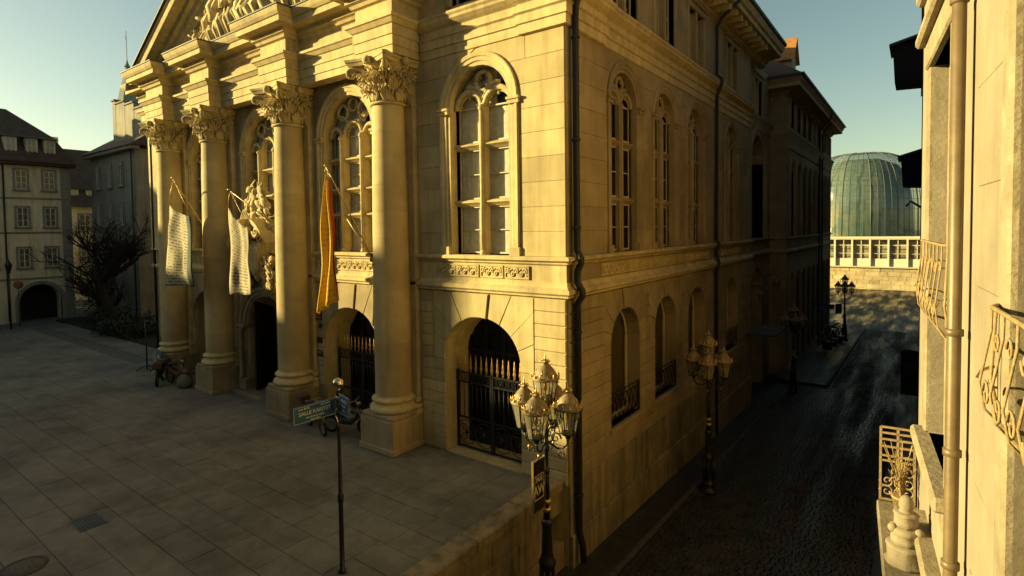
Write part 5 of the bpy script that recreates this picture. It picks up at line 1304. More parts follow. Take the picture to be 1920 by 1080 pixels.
# stone embankment below the terrace
EM = empty('embankment_wall', (-5, 108.5, -6), 0, 'long sunlit stone embankment wall below the glazed terrace', 'wall')
PE = T(5, -108.5, 6); MB().box(-60, 50, 108.0, 112, -8, -1.12).build('wall', M['bank'], EM, PE)
rng = random.Random(4)
for row in range(6):
    x = -16-rng.random()*2; z0 = -5.2+row*.68
    while x < 4:
        l = rng.uniform(1.0, 2.2); MB().poly([(x+.02,z0+.02),(x+l-.02,z0+.02),(x+l-.02,z0+.66),(x+.02,z0+.66)], -.01, .03+rng.uniform(0,.05), .02).build('stone_block', M['bank'], EM, PE @ Matrix(((1,0,0,0),(0,-1,0,108.0),(0,0,1,0),(0,0,0,1)))); x += l
# ================================================================== street furniture and small things
# --- five-lantern candelabra
def lantern_parts():
    L = []
    def hexr(r, z): return [(r*math.cos(PI/6+k*PI/3), r*math.sin(PI/6+k*PI/3), z) for k in range(6)]
    b, t = hexr(.155, 0), hexr(.245, .50)
    for k in range(6):
        j = (k+1) % 6; L.append(('glass_pane', MB().add([b[k], b[j], t[j], t[k]], [(0,1,2,3)]).mesh('glass_pane', M['glass_l'])))
    mb = MB()
    for k in range(6): mb.tube([b[k], t[k]], .011, 5)
    mb.tube(b, .014, 5, closed=True); mb.lathe([(.13,-.03),(.14,-.01),(.14,.005),(.02,.005)], 12); mb.lathe([(.02,-.14),(.05,-.11),(.06,-.05),(.12,-.02)], 12)
    L.append(('frame', mb.mesh('frame', M['iron'])))
    mb = MB().lathe([(.255,.49),(.275,.50),(.275,.535),(.255,.55),(.235,.56),(.205,.60),(.185,.66),(.15,.72),(.105,.77),(.075,.80),(.065,.83),(.085,.85),(.085,.87),(.06,.885)], 18)
    L.append(('hood', mb.mesh('hood', M['hood'])))
    mb = MB().lathe([(.015,.88),(.03,.90),(.018,.93),(.008,1.0),(.003,1.06)], 8)
    for k in range(6):
        a = k*PI/3+PI/6; x, y = .265*math.cos(a), .265*math.sin(a)
        mb.lathe([(.008,0),(.024,.02),(.012,.04),(.022,.06),(.008,.09),(.002,.13)], 6, (x, y, .53)); mb.sphere((x*.97, y*.97, .545), .03, 6, 4, (1,1,.7))
        x2, y2 = .245*math.cos(a+PI/6), .245*math.sin(a+PI/6); mb.sphere((x2, y2, .555), .028, 6, 4, (1.3,1.3,.9)); mb.lathe([(.006,0),(.016,.015),(.003,.06)], 6, (x2, y2, .56))
        mb.tube([(.16*math.cos(a), .16*math.sin(a), .70), (.205*math.cos(a), .205*math.sin(a), .60)], .012, 5)
    for k in range(5): mb.sphere((.085*math.cos(k*1.256), .085*math.sin(k*1.256), .87), .022, 6, 4)
    L.append(('gilt_cresting', mb.mesh('gilt_cresting', M['gold'])))
    mb = MB().lathe([(.03,.0),(.03,.06),(.012,.08),(.012,.26),(.03,.27),(.034,.36),(.02,.42)], 10)
    L.append(('burner', mb.mesh('burner', M['brass'])))
    return L
LP = lantern_parts()
def make_lamp(loc, rz, label, sc=1.0):
    r_ = empty('street_lamp', loc, rz, label, 'street lamp', 'five-lantern lamps along the street'); r_.scale = (sc, sc, sc)
    for nm, me, t in LAMPM: link(nm, me, r_, t)
    for k in range(5):
        a = k*PI/2; m = T(.50*math.cos(a), .50*math.sin(a), 4.17) if k < 4 else T(0, 0, 4.74)
        ln = part('lantern', r_, m @ Matrix.Diagonal((1.1,1.1,1.04,1)))
        for nm, me in LP:
            o_ = link(nm, me, ln)
            if nm == 'gilt_cresting': o_['kind'] = 'stuff'
    return r_
LAMPM = []
mb = MB().lathe([(.30,0),(.30,.12),(.24,.16),(.22,.30),(.235,.34),(.20,.38),(.17,.55),(.155,1.15),(.18,1.22),(.19,1.30),(.15,1.36),(.12,1.50),(.105,2.05),(.12,2.10),(.13,2.18),(.095,2.24)], 16)
for k in range(8): mb.tube([(.19*math.cos(k*PI/4),.19*math.sin(k*PI/4),.42),(.165*math.cos(k*PI/4),.165*math.sin(k*PI/4),1.15)], .02, 5)
LAMPM.append(('pedestal', mb.mesh('pedestal', M['iron']), None))
mb = MB().lathe([(.075,2.24),(.055,2.6),(.05,3.2),(.07,3.22),(.075,3.30),(.05,3.34),(.045,3.7),(.07,3.72),(.075,3.80),(.05,3.84),(.05,4.4),(.04,4.7)], 14)
for k in range(8): mb.tube([(.06*math.cos(k*PI/4),.06*math.sin(k*PI/4),2.65),(.052*math.cos(k*PI/4),.052*math.sin(k*PI/4),3.2)], .010, 5)
LAMPM.append(('pole', mb.mesh('pole', M['iron']), None))
for z in (2.44, 2.62): LAMPM.append(('gilt_band', MB().lathe([(.075,-.05),(.10,-.03),(.105,.0),(.10,.03),(.075,.05)], 14).mesh('gilt_band', M['gold']), T(0,0,z)))
LAMPM.append(('gilt_cap', MB().lathe([(.05,4.20),(.075,4.25),(.06,4.30),(.05,4.34),(.05,4.46),(.09,4.50),(.09,4.54),(.05,4.58),(.10,4.64),(.06,4.68)], 12).mesh('gilt_cap', M['gold']), None))
for k in range(4):
    m = Matrix.Rotation(k*PI/2, 4, 'Z'); mb = MB()
    mb.tube([(.04,0,3.9),(.14,0,3.86),(.26,0,3.80),(.38,0,3.82),(.47,0,3.92),(.50,0,4.05)], .024, 8)
    m4 = MB(); scroll(m4, (0,0), .13, 1, 0, 1.3, 16, .02); mb.merge(m4, lambda p: (.22+p[0], p[1], 4.02+p[2])); m4 = MB(); scroll(m4, (0,0), .10, -1, 0, 1.3, 14, .017); mb.merge(m4, lambda p: (.18+p[0], p[1], 4.30+p[2]))
    m4 = MB(); scroll(m4, (0,0), .08, -1, 0, 1.2, 12, .015); mb.merge(m4, lambda p: (.33+p[0], p[1], 3.70+p[2]))
    LAMPM.append(('arm', mb.mesh('arm', M['iron']), m))
    LAMPM.append(('pendant', MB().lathe([(.002,-.10),(.02,-.07),(.028,-.04),(.012,0)], 8, (.40,0,3.78)).mesh('pendant', M['gold']), m))
LX, LY = -5.93, 9.12
make_lamp((LX, LY, street_z(LY)-.07), R(10), 'sunlit five-lantern street lamp with gilt crests before the palace corner', .93)
make_lamp((-5.1, 16.9, street_z(16.9)-.07), R(14), 'shaded five-lantern street lamp standing halfway along the palace side', .86)
make_lamp((-4.45, 48.0, street_z(48)+.30), R(5), 'distant five-lantern street lamp on the raised pavement near the street end', .87)
make_lamp((-5.1, 31.0, street_z(31)-.07), R(20), 'darkest five-lantern street lamp before the recess of the palace side', .80)

# hanging panel on the near lamp
def text_mesh(s, size, mat, name='lettering', ext=.003, bold=0.0):
    cu = bpy.data.curves.new(name, 'FONT'); cu.body = s; cu.size = size; cu.extrude = ext; cu.align_x = 'CENTER'; cu.align_y = 'CENTER'; cu.offset = bold
    o = bpy.data.objects.new(name, cu); COL.objects.link(o); dg = bpy.context.evaluated_depsgraph_get()
    me = bpy.data.meshes.new_from_object(o.evaluated_get(dg)); me.materials.clear(); me.materials.append(mat); me.name = name
    bpy.data.objects.remove(o); return me
M['cream'] = surf('cream_paint', (.55,.47,.30), (.45,.38,.24), scale=9, rough=.6)
M['panel_dark'] = surf('dark_enamel', (.022,.017,.012), (.014,.011,.008), scale=5, rough=.35, spec=.5)
ps = empty('hanging_sign', (LX, LY-.07, 1.04), -PI/2, 'dark framed sign panel with cream emblem hanging on the near lamp', 'sign')
ps.scale = (.92, 1.15, 1.08)
# local x runs towards the viewpoint (-y), panel faces local y
MB().cbox(.03, .44, -.012, .012, -.50, .42, .006).build('panel', M['panel_dark'], ps)
mb = MB()
for (x0, x1, z0, z1) in ((.01,.03,-.54,.46),(.44,.455,-.56,.46),(.03,.44,.42,.44),(.03,.44,-.515,-.50)): mb.box(x0, x1, -.02, .02, z0, z1)
mb.sphere((.02,0,-.57), .02, 6, 4, (1,1,2)); mb.sphere((.447,0,-.57), .02, 6, 4, (1,1,2)); mb.build('frame', M['brass'], ps)
for s in (-1, 1):
    ff = part('emblem', ps, Matrix(((s*-1 if s > 0 else 1,0,0,.265),(0,0,-s*1.0 if False else (s),s*.014),(0,1,0,-.06),(0,0,0,1))))
    fl = Matrix(((-1,0,0,.235),(0,0,1,.014),(0,1,0,-.06),(0,0,0,1))) if s > 0 else Matrix(((1,0,0,.235),(0,0,-1,-.014),(0,1,0,-.06),(0,0,0,1)))
    ff.matrix_basis = fl
    mb = MB()
    for (x0, x1, y0, y1) in ((-.17,.17,.21,.225),(-.17,.17,-.225,-.21),(-.17,-.155,-.21,.21),(.155,.17,-.21,.21)): mb.box(x0, x1, y0, y1, 0, .004)
    mb.build('border', M['cream'], ff)
    link('lettering', text_mesh('PAX', .125, M['cream'], bold=.004), ff, T(0,.135,.002)); link('lettering', text_mesh('AW', .24, M['cream'], bold=.006), ff, T(0,-.06,.002))

# --- street-name signpost on the square
M['sign_blue'] = surf('blue_enamel', (.035,.12,.23), (.028,.10,.19), scale=6, rough=.25, spec=.6)
M['sign_white'] = surf('white_enamel', (.62,.64,.55), (.52,.54,.46), scale=12, rough=.4)
sp = empty('signpost', (-8.12, 5.88, 0), 0, 'thin black signpost with two blue boards and a shiny ball', 'signpost')
MB().lathe([(.07,0),(.07,.04),(.045,.06),(.04,1.25),(.055,1.27),(.055,1.38),(.036,1.42),(.028,2.6),(.028,3.25),(.04,3.27)], 12).build('pole', M['iron'], sp)
MB().sphere((0,0,3.35), .10, 16, 10).lathe([(.03,3.22),(.045,3.25),(.03,3.28)], 12).build('ball', surf('polished_brass', (.75,.66,.45), (.6,.5,.32), scale=4, rough=.16, metal=1.0), sp)
def board(ang, l, h, z, lines, off=.05, rows=()):
    b = part('board', sp, Matrix.Rotation(ang, 4, 'Z') @ T(off, 0, z))
    MB().cbox(0, l, -.009, .009, -h/2, h/2, .004).build('plate', M['sign_blue'], b)
    for s in (-1, 1):
        mb = MB(); y0, y1 = sorted((s*.010, s*.0125)); e = .015
        for (x0, x1, z0, z1) in ((e, l-e, h/2-e-.007, h/2-e), (e, l-e, -h/2+e, -h/2+e+.007), (e, e+.007, -h/2+e, h/2-e), (l-e-.007, l-e, -h/2+e, h/2-e)): mb.box(x0, x1, y0, y1, z0, z1)
        mb.build('border', M['sign_white'], b)
        fl = Matrix(((1,0,0,l/2),(0,0,-1,-.010),(0,1,0,0),(0,0,0,1))) if s < 0 else Matrix(((-1,0,0,l/2),(0,0,1,.010),(0,1,0,0),(0,0,0,1)))
        for (txt, size, dx, dz) in lines: link('lettering', text_mesh(txt, size, M['sign_white'], bold=.0015), b, fl @ T(dx, dz, 0))
# boards: first along -y (towards the viewpoint), second turned to the right
board(R(-93), .80, .30, 2.98, [('SALLE KARITST', .088, -.0, .012), ('sous direct', .045, -.2, .095), ('art centre', .045, .2, .095), ('ouvert tous les jours', .040, 0, -.062), ('entree place', .036, 0, -.108)])
board(R(-16), .46, .34, 3.03, [('MUSEE', .085, 0, .07), ('du palais', .05, 0, -.01), ('jardin', .05, 0, -.09)])
mb = MB(); mb.lathe([(.05,-.03),(.055,0),(.05,.03)], 12, (0,0,2.88)); mb.lathe([(.05,-.03),(.055,0),(.05,.03)], 12, (0,0,3.10)); mb.tube([(.0,-.05,2.82),(.08,-.08,2.72),(.03,-.02,2.6)], .014, 6)
mb.cbox(.03,.36,-.05,-.02,2.88,3.02,.01); mb.build('clamp', surf('worn_chrome', (.75,.70,.58), (.55,.48,.36), scale=7, rough=.2, metal=1.0), sp)

# --- flags
def flagmat(name, base, ink, dens, stripes=None):
    m, nt, b = newmat(name); L = nt.links.new
    tc = N(nt, 'ShaderNodeTexCoord'); sep = N(nt, 'ShaderNodeSeparateXYZ'); L(tc.outputs['UV'], sep.inputs[0])
    w1 = N(nt, 'ShaderNodeTexBrick'); w1.inputs['Scale'].default_value = 1.0
    w1.inputs['Color1'].default_value = (1,1,1,1); w1.inputs['Color2'].default_value = (0,0,0,1); w1.inputs['Mortar'].default_value = (0,0,0,1)
    w1.inputs['Brick Width'].default_value = .13; w1.inputs['Row Height'].default_value = .040; w1.inputs['Mortar Size'].default_value = .012; w1.inputs['Bias'].default_value = dens
    L(tc.outputs['UV'], w1.inputs[0])
    n = N(nt, 'ShaderNodeTexNoise', i_Scale=42.0, i_Detail=2); L(tc.outputs['UV'], n.inputs['Vector'])
    n2 = N(nt, 'ShaderNodeTexNoise', i_Scale=4.0, i_Detail=2); L(tc.outputs['UV'], n2.inputs['Vector'])
    gt = N(nt, 'ShaderNodeMath', operation='GREATER_THAN'); gt.inputs[1].default_value = .42; L(n.outputs[0], gt.inputs[0])
    g2 = N(nt, 'ShaderNodeMath', operation='GREATER_THAN'); g2.inputs[1].default_value = .40; L(n2.outputs[0], g2.inputs[0])
    mu = N(nt, 'ShaderNodeMath', operation='MULTIPLY'); L(gt.outputs[0], mu.inputs[0]); L(w1.outputs[0], mu.inputs[1])
    mu2 = N(nt, 'ShaderNodeMath', operation='MULTIPLY'); L(mu.outputs[0], mu2.inputs[0]); L(g2.outputs[0], mu2.inputs[1])
    # keep a margin
    mr = N(nt, 'ShaderNodeMath', operation='COMPARE'); mr.inputs[1].default_value = .5; mr.inputs[2].default_value = .36; L(sep.outputs[0], mr.inputs[0])
    mu3 = N(nt, 'ShaderNodeMath', operation='MULTIPLY'); L(mu2.outputs[0], mu3.inputs[0]); L(mr.outputs[0], mu3.inputs[1])
    mx = N(nt, 'ShaderNodeMix', data_type='RGBA'); mx.inputs[6].default_value = rgb(base); mx.inputs[7].default_value = rgb(ink); L(mu3.outputs[0], mx.inputs[0])
    col = mx.outputs[2]
    if stripes:
        for (u0, c) in stripes:
            g = N(nt, 'ShaderNodeMath', operation='GREATER_THAN'); g.inputs[1].default_value = u0; L(sep.outputs[0], g.inputs[0])
            m2 = N(nt, 'ShaderNodeMix', data_type='RGBA'); m2.inputs[7].default_value = rgb(c); L(col, m2.inputs[6]); L(g.outputs[0], m2.inputs[0]); col = m2.outputs[2]
    L(col, b.inputs['Base Color']); b.inputs['Roughness'].default_value = .85
    tr = N(nt, 'ShaderNodeBsdfTranslucent'); L(col, tr.inputs[0]); ms = N(nt, 'ShaderNodeMixShader'); ms.inputs[0].default_value = .3
    out = [x for x in nt.nodes if x.type == 'OUTPUT_MATERIAL'][0]; L(b.outputs[0], ms.inputs[1]); L(tr.outputs[0], ms.inputs[2]); L(ms.outputs[0], out.inputs[0])
    return m
def flag(name, label, TL, TR, BR, BL, mat, tip, foot, folds=3.0, amp=.10, seed=0, twist=0.0):
    root = empty(name, foot, 0, label, 'flag', 'flags hung on the palace front'); iv = Vector(foot)
    nu, nv = 26, 40; mb = MB(); uv = []
    TL, TR, BR, BL = map(Vector, (TL, TR, BR, BL)); rg = random.Random(seed); ph = rg.uniform(0, 6)
    for j in range(nv+1):
        v = j/nv
        for i in range(nu+1):
            u = i/nu; p = TL.lerp(TR, u).lerp(BL.lerp(BR, u), v)
            nz = noise.noise(Vector((u*2.2+seed, v*1.6, ph))); f = amp*math.sin(u*folds*2*PI+ph+twist*v+2.6*nz)*(.3+.7*v)*(1+.6*nz)+amp*.5*noise.noise(Vector((u*5.5, v*3.0+seed, ph)))
            d = .05*math.sin(v*7+ph)*u; side = .04*math.sin(v*9+u*3+ph)
            sag = -.10*math.sin(PI*u)*(1-v)
            mb.v.append((p.x+side-iv.x, p.y+f-iv.y, p.z+sag+d-iv.z)); uv.append((u, 1-v))
    for j in range(nv):
        for i in range(nu): a = j*(nu+1)+i; mb.f.append((a, a+1, a+nu+2, a+nu+1)); mb.sm.append(True)
    me = mb.mesh('cloth', mat, recalc=False); ul = me.uv_layers.new(name='UVMap')
    for l in me.loops: ul.data[l.index].uv = uv[l.vertex_index]
    o = link('cloth', me, root); so = o.modifiers.new('thickness', 'SOLIDIFY'); so.thickness = .006
    tp = Vector(tip)-iv; MB().tube([(0,0,0), tp*.5, tp], .022, 8).sphere(tuple(tp), .05, 8, 6).build('pole', M['brass'], root)
    MB().cbox(-.07,.07,-.05,.12,-.12,.12,.02).build('bracket', M['iron'], root)
    MB().tube([tuple(tp*.97), tuple((TL-iv)*.5+tp*.5+Vector((0,0,.02))), tuple(TL-iv)], .008, 5).tube([tuple(tp*.97), tuple(TR-iv)], .008, 5).build('cord', M['brass'], root)
M['flag_a'] = flagmat('printed_white_cloth', (.43,.37,.25), (.10,.075,.04), -.55, stripes=[(.84, (.055,.075,.085))])
M['flag_b'] = flagmat('printed_cream_cloth', (.46,.39,.26), (.10,.075,.04), -.55)
M['flag_c'] = flagmat('orange_cloth', (.72,.47,.06), (.60,.32,.03), -.3, stripes=[(.90, (.50,.06,.02))])
flag('flag', 'white printed flag with a blue edge hanging before the farthest column', (-22.72,9.2,7.05), (-20.95,9.2,6.55), (-20.62,9.15,4.05), (-23.32,9.15,4.0), M['flag_a'], (-22.36,9.2,8.05), (-22.9,10.72,5.9), 1.7, .12, 3)
flag('flag', 'cream printed flag hanging between the two middle columns', (-19.08,9.6,6.85), (-17.83,9.6,6.13), (-17.62,9.55,4.0), (-18.93,9.55,3.88), M['flag_b'], (-18.95,9.55,7.45), (-17.3,10.7,5.9), 1.3, .07, 5)
flag('flag', 'tall orange flag with red edge hanging beside the second nearest column', (-14.33,10.1,7.7), (-14.12,10.1,7.5), (-13.75,10.0,3.95), (-14.62,10.0,3.5), M['flag_c'], (-14.28,10.1,7.95), (-13.0,10.72,5.2), 2.1, .10, 8, 1.0)
# bare pole left of the near column
bp = empty('flagpole', (-12.9, 10.75, 5.0), 0, 'bare slanted flagpole on the wall beside the orange flag', 'flagpole')
MB().tube([(0,0,0),(-.25,-.35,.75),(-.45,-.62,1.35)], .018, 7).build('pole', M['brass'], bp); MB().cbox(-.07,.07,-.08,.1,-.14,.08,.02).build('bracket', M['iron'], bp)
# --- wall plaques between portal and gate
for i, (x, z, w_, h_, n) in enumerate(((-15.90, 3.25, .17, .17, 3), (-15.83, 2.92, .09, .10, 1), (-15.88, 2.42, .15, .10, 0), (-15.88, 1.98, .15, .10, 2))):
    q = empty('wall_plaque', (x, YW-.065, z), 0, ('dark square plaque with lines, topmost beside the orange flag', 'smallest dark plaque, second from the top beside the portal', 'plain black plaque, third from the top beside the portal', 'dark plaque with gold letters, lowest beside the portal')[i], 'plaque', 'plaques beside the portal')
    MB().cbox(-w_, w_, 0, .04, -h_, h_, .01).build('plate', M['panel_dark'], q)
    for k in range(n): MB().box(-w_*.7, w_*.7*(1-.25*(k % 2)), -.004, .002, h_*(.55-.5*k)-.012, h_*(.55-.5*k)+.018).build('line', M['gold'], q)
rp = empty('wall_plaque', (-7.62, YW-.06, 1.75), 0, 'small red plaque on the corner pier behind the near lamp', 'plaque'); MB().cbox(-.14,.14,0,.04,-.20,.20,.01).build('plate', surf('red_enamel', (.30,.09,.03), (.22,.06,.02), scale=6, rough=.4), rp)
MB().box(-.1,.1,-.004,.002,.05,.09).box(-.1,.06,-.004,.002,-.05,-.01).build('line', M['cream'], rp)

# --- mopeds parked by the columns
def moped_mesh(col):
    L = []
    def wheel(x):
        t = MB(); t.tube([(x+.235*math.cos(a), 0, .275+.235*math.sin(a)) for a in [2*PI*i/24 for i in range(24)]], .042, 8, closed=True)
        r = MB(); r.tube([(x+.185*math.cos(a), 0, .275+.185*math.sin(a)) for a in [2*PI*i/20 for i in range(20)]], .014, 6, closed=True); r.lathe([(.03,-.04),(.03,.04)], 8, (0,0,0))
        r.v = r.v[:-16]+[(x+p[0], p[2], .275+p[1]) for p in r.v[-16:]]
        for i in range(10): a = i*PI/5; r.tube([(x,0,.275),(x+.185*math.cos(a),0,.275+.185*math.sin(a))], .005, 4)
        return t, r
    for x in (-.58, .58):
        t, r = wheel(x); L += [('tyre', t.mesh('tyre', M['rubber'])), ('rim', r.mesh('rim', M['chrome']))]
    b = MB(); b.tube([(-.62,0,.62),(-.45,0,.58),(-.2,0,.42),(.12,0,.40),(.3,0,.52),(.40,0,.82)], [.05,.10,.13,.11,.07,.05], 10); b.tube([(-.82,0,.50),(-.70,0,.60),(-.52,0,.63),(-.34,0,.52)], [.03,.09,.10,.05], 8); b.tube([(.36,0,.55),(.50,0,.60),(.66,0,.58),(.80,0,.46)], [.03,.08,.08,.02], 8)
    L.append(('body', b.mesh('body', col)))
    s = MB(); s.sphere((-.30,0,.80), .16, 12, 8, (1.9,.8,.42)); L.append(('seat', s.mesh('seat', M['rubber'])))
    h = MB(); h.tube([(.40,0,.80),(.34,0,1.05)], .02, 6); h.tube([(.26,-.30,1.08),(.34,-.12,1.08),(.34,.12,1.08),(.26,.30,1.08)], .016, 6); L.append(('handlebar', h.mesh('handlebar', M['chrome'])))
    for y in (-.07,.07): L.append(('fork', MB().tube([(.40,y*.5,.82),(.58,y,.28)], .018, 6).mesh('fork', M['chrome']))); L.append(('swing_arm', MB().tube([(-.25,y,.35),(-.58,y,.28)], .018, 6).mesh('swing_arm', M['chrome'])))
    l = MB(); l.sphere((.44,0,.96), .085, 10, 7, (.8,1,1)); L.append(('headlight', l.mesh('headlight', M['chrome'])))
    x = MB(); x.cbox(-.95,-.60,-.16,.16,.72,.98,.04); L.append(('luggage_box', x.mesh('luggage_box', M['darkbox'])))
    return L
M['rubber'] = surf('black_rubber', (.02,.02,.02), (.012,.012,.012), scale=9, rough=.8); M['chrome'] = surf('dull_chrome', (.30,.29,.27), (.18,.17,.16), scale=9, rough=.35, metal=.9)
M['darkbox'] = surf('brown_box', (.09,.05,.025), (.05,.03,.015), scale=6, rough=.7)
cols = [surf('orange_brown_paint', (.22,.095,.035), (.12,.055,.022), scale=5, rough=.4), surf('dark_green_paint', (.03,.035,.03), (.02,.022,.02), scale=5, rough=.4), surf('rust_paint', (.15,.065,.03), (.07,.035,.018), scale=5, rough=.5)]
for (x, y, rz, c, lab) in ((-14.55, 9.75, R(-14), 0, 'brown moped parked below the blue sign boards'), (-13.55, 10.15, R(20), 1, 'dark moped parked against the gate behind the signpost'), (-23.7, 9.75, R(8), 2, 'rusty moped parked at the foot of the third column'), (-24.55, 9.35, R(150), 1, 'dark moped parked at the foot of the farthest column')):
    r_ = empty('moped', (x, y, 0), rz, lab, 'moped', 'mopeds parked by the columns'); r_.rotation_euler = (R(6), 0, rz)
    for nm, me in moped_mesh(cols[c]): link(nm, me, r_)
sack = empty('sack', (-22.95, 9.62, 0), 0, 'pale round sack leaning by the parked mopeds at the far columns', 'sack')
mb = MB().lathe([(.01,0),(.22,.02),(.28,.15),(.27,.32),(.18,.46),(.07,.52),(.05,.58),(.10,.64)], 14); rng = random.Random(4)
mb.v = [(p[0]*(1+.12*noise.noise(Vector(p)*5)), p[1]*(1+.12*noise.noise(Vector(p)*6)), p[2]*(1+.06*noise.noise(Vector(p)*4))) for p in mb.v]; mb.build('bag', surf('sackcloth', (.17,.155,.12), (.12,.11,.085), scale=7, rough=.95, bump=.3), sack)
MB().lathe([(.06,.53),(.068,.55),(.06,.57)], 12).build('tie', M['darkbox'], sack)
bbx = empty('notice_stand', (-25.0, 9.55, 0), R(-10), 'small blue notice board on two legs beside the farthest column', 'notice board')
MB().cbox(-.42,.42,-.02,.02,.72,1.22,.01).build('board', M['sign_blue'], bbx)
for s in (-.36,.36): MB().tube([(s,.0,0),(s,.0,.74)], .02, 6).build('leg', M['iron'], bbx)
MB().box(-.12,.12,-.028,-.02,.90,1.02).build('notice', M['sign_white'], bbx)
mic = empty('barrier_post', (-27.2, 9.9, 0), 0, 'thin dark post on splayed feet left of the farthest column', 'post')
MB().tube([(0,0,.05),(0,0,2.3)], .03, 8).sphere((0,0,2.34), .07, 10, 7).build('pole', M['iron'], mic)
for k in range(3): MB().tube([(0,0,.25),(.42*math.cos(k*2.09),.42*math.sin(k*2.09),.02)], .02, 6).build('foot', M['iron'], mic)

# --- bare tree and shrubs by the left houses
M['bark'] = surf('dark_bark', (.030,.024,.018), (.018,.014,.011), scale=9, rough=.95, bump=.5)
M['leafd'] = surf('dark_evergreen_leaf', (.030,.038,.018), (.016,.021,.011), scale=3, rough=.7)
def bare_tree(loc, h, seed, label):
    r_ = empty('bare_tree', loc, 0, label, 'tree'); rg = random.Random(seed); tk = MB(); cr = MB()
    def grow(p, d, l, r, lev):
        n = 4; pts = [p]; q = p.copy(); dd = d.copy()
        for i in range(n):
            dd = (dd+Vector((rg.uniform(-1,1), rg.uniform(-1,1), rg.uniform(-.35,.7)))*.20).normalized(); q = q+dd*l/n; pts.append(q.copy())
        (tk if lev < 2 else cr).tube([tuple(x) for x in pts], [r*(1-.42*i/n) for i in range(n+1)], 7 if lev < 2 else 4)
        if lev >= 5: return
        for k in range((5, 4, 4, 3, 3)[lev]):
            t = rg.uniform(.35, 1.0); a = pts[min(n, int(t*n))]; nd = (dd*.5+Vector((rg.uniform(-1,1), rg.uniform(-1,1), rg.uniform(-.25,.9)))).normalized(); grow(a, nd, l*rg.uniform(.55,.82), r*.55, lev+1)
    grow(Vector((0,0,0)), Vector((0,0,1)), h*.36, h*.022, 0)
    tk.build('trunk', M['bark'], r_, recalc=False); cr.build('crown', M['bark'], r_, recalc=False); return r_
bare_tree((-39.6, 12.9, -.05), 12.0, 4, 'dark leafless tree in front of the grey house')
bare_tree((-44.2, 13.6, -.05), 7.0, 14, 'smaller leafless tree behind the dark tree beside the arcade house')
def shrub(loc, r, h, seed, label):
    r_ = empty('shrub', loc, 0, label, 'shrub', 'dark shrubs under the bare trees'); rg = random.Random(seed); mb = MB()
    for i in range(900):
        v = Vector((rg.gauss(0,1), rg.gauss(0,1), rg.gauss(0,1))).normalized(); k = rg.uniform(.55, 1.08)*(1+.25*noise.noise(v*2.2+Vector((seed,0,0)))); p = Vector((v.x*r*k, v.y*r*k, h*.5+v.z*h*.5*k))
        if p.z < .02: continue
        a = Vector((rg.uniform(-1,1), rg.uniform(-1,1), rg.uniform(-1,1))).normalized()*.09; b = a.cross(v+Vector((.01,.3,.2))).normalized()*.05; mb.add([p-a, p+b, p+a, p-b], [(0,1,2,3)])
    mb.build('foliage', M['leafd'], r_, recalc=False); st_ = MB()
    for i in range(6): st_.tube([(0,0,0),(rg.uniform(-.4,.4)*r,rg.uniform(-.4,.4)*r,h*.6)], .03, 5)
    st_.build('stems', M['bark'], r_, recalc=False)
shrub((-38.4, 12.3, -.05), 1.1, 1.2, 1, 'dark round shrub at the foot of the leafless tree'); shrub((-36.4, 12.9, -.05), 1.5, 1.4, 2, 'wide dark shrub between the tree and the palace'); shrub((-47.5, 14.4, -.05), 1.4, 3.6, 3, 'tall dark shrub beside the arcade house corner'); shrub((-41.6, 13.2, -.05), 1.4, 1.6, 6, 'low dark shrub left of the leafless tree')
lb = MB(); lawn = tag(MB().cbox(-48.5, -31.5, 12.1, 15.2, -.3, .07, .03).build('garden_bed', surf('dark_soil', (.022,.022,.014), (.014,.014,.009), scale=4, rough=.95, bump=.5)), kind='structure')
# far-left lamp post and road sign
pl = empty('lamp_post', (-46.5, 9.35, 0), 0, 'thin dark lamp post at the left edge of the square', 'lamp post')
MB().tube([(0,0,0),(0,0,3.6)], .05, 8).build('pole', M['iron'], pl); MB().lathe([(.10,3.6),(.20,4.1),(.22,4.12),(.08,4.35),(.02,4.5)], 6, smooth=False).build('lantern', M['panel_dark'], pl)
rs = empty('road_sign', (-47.5, 10.0, 0), 0, 'small round road sign on a post beside the arched passage', 'road sign')
MB().tube([(0,0,0),(0,0,3.0)], .03, 6).build('post', M['lead'], rs); MB().lathe([(.001,-.01),(.26,-.01),(.26,.01),(.001,.01)], 20, cap=False).build('disc', surf('faded_red_sign', (.30,.12,.06), (.2,.08,.04), scale=3), rs, T(.05,0,2.75) @ Matrix.Rotation(PI/2, 4, 'Y'))
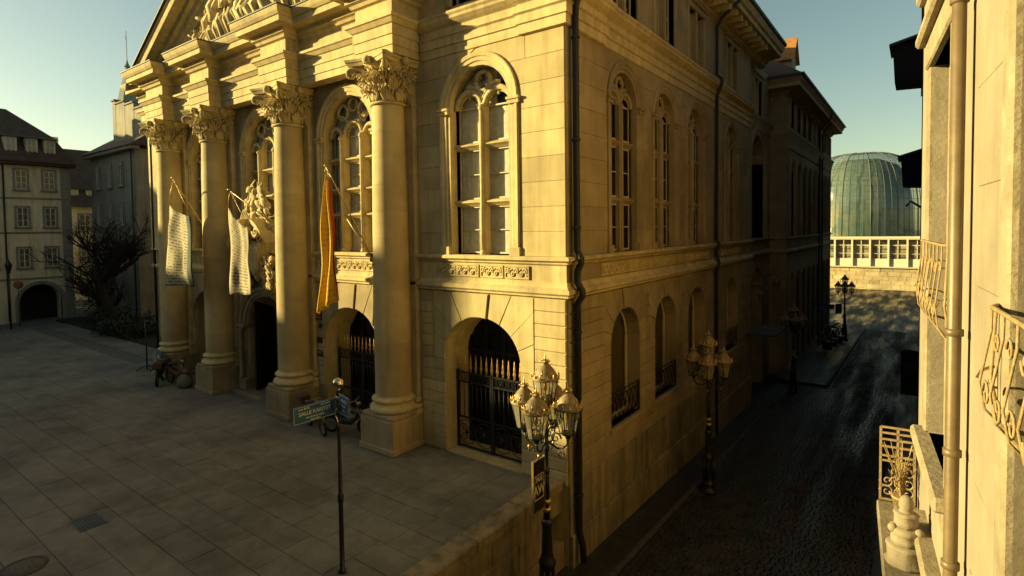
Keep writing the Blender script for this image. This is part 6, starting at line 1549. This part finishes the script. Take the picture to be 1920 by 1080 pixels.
# --- things down the street
hs = empty('shop_sign', (-.25, 30, -1.6), 0, 'dark hanging shop sign with ring emblem on the shaded right side', 'sign')
MB().cbox(-.36,.36,-.05,.05,0,2.0,.03).build('board', M['panel_dark'], hs); m4 = MB(); m4.tube([(.2*math.cos(a),-.06,1.2+.26*math.sin(a)) for a in [2*PI*i/20 for i in range(20)]], .02, 5, closed=True); scroll(m4, (0, 1.2), .16, 1, -.06, 1.3, 14, .02); m4.build('emblem', M['brass'], hs)
MB().tube([(.4,0,1.95),(-.36,0,2.05)], .03, 6).build('bracket', M['iron'], hs)
dsg = empty('direction_sign', (-5.35, 45.5, street_z(45.5)+.35), R(10), 'small dark direction sign on a post beside the distant lamp', 'sign')
MB().tube([(0,0,0),(0,0,3.0)], .03, 6).build('post', M['lead'], dsg); MB().cbox(-.4,.5,-.02,.02,2.5,2.85,.01).build('board', M['sign_blue'], dsg); MB().cbox(.55,.95,-.02,.02,2.2,2.9,.01).build('arrow_board', M['sign_blue'], dsg)
for i, (x, y) in enumerate(((-5.0, 43.0), (-4.9, 44.6), (-4.7, 46.2))):
    pb = empty('planter', (x, y, street_z(y)+.34), 0, ('nearest', 'middle', 'farthest')[i]+' of three dark planters on the raised pavement', 'planter', 'planters on the raised pavement')
    MB().lathe([(.28,0),(.38,.5),(.42,.5),(.42,.56),(.36,.56)], 14).build('tub', M['panel_dark'], pb); mb = MB(); rg = random.Random(i)
    for k in range(260):
        v = Vector((rg.gauss(0,1), rg.gauss(0,1), rg.gauss(0,1))).normalized(); p = Vector((v.x*.45, v.y*.45, .95+v.z*.5))*1.0; a = Vector((rg.uniform(-1,1), rg.uniform(-1,1), rg.uniform(-1,1))).normalized()*.08; b = a.cross(v).normalized()*.04; mb.add([p-a,p+b,p+a,p-b], [(0,1,2,3)])
    mb.build('foliage', M['leafd'], pb, recalc=False)
# iron lantern brackets on the recess wall
for i, (y, z) in enumerate(((29.2, 2.6), (33.0, 2.9))):
    wl_ = empty('wall_lantern', (XR_, y, z), 0, ('nearer', 'farther')[i]+' small iron wall lantern in the shaded recess of the palace side', 'wall lantern', 'wall lanterns in the recess')
    MB().tube([(0,0,.3),(.35,0,.45),(.6,0,.35),(.6,0,.2)], .025, 6).build('bracket', M['iron'], wl_); MB().lathe([(.10,-.35),(.17,.0),(.19,.02),(.06,.18),(.02,.24)], 6, (.6,0,0), smooth=False).build('lantern_body', M['brass'], wl_)
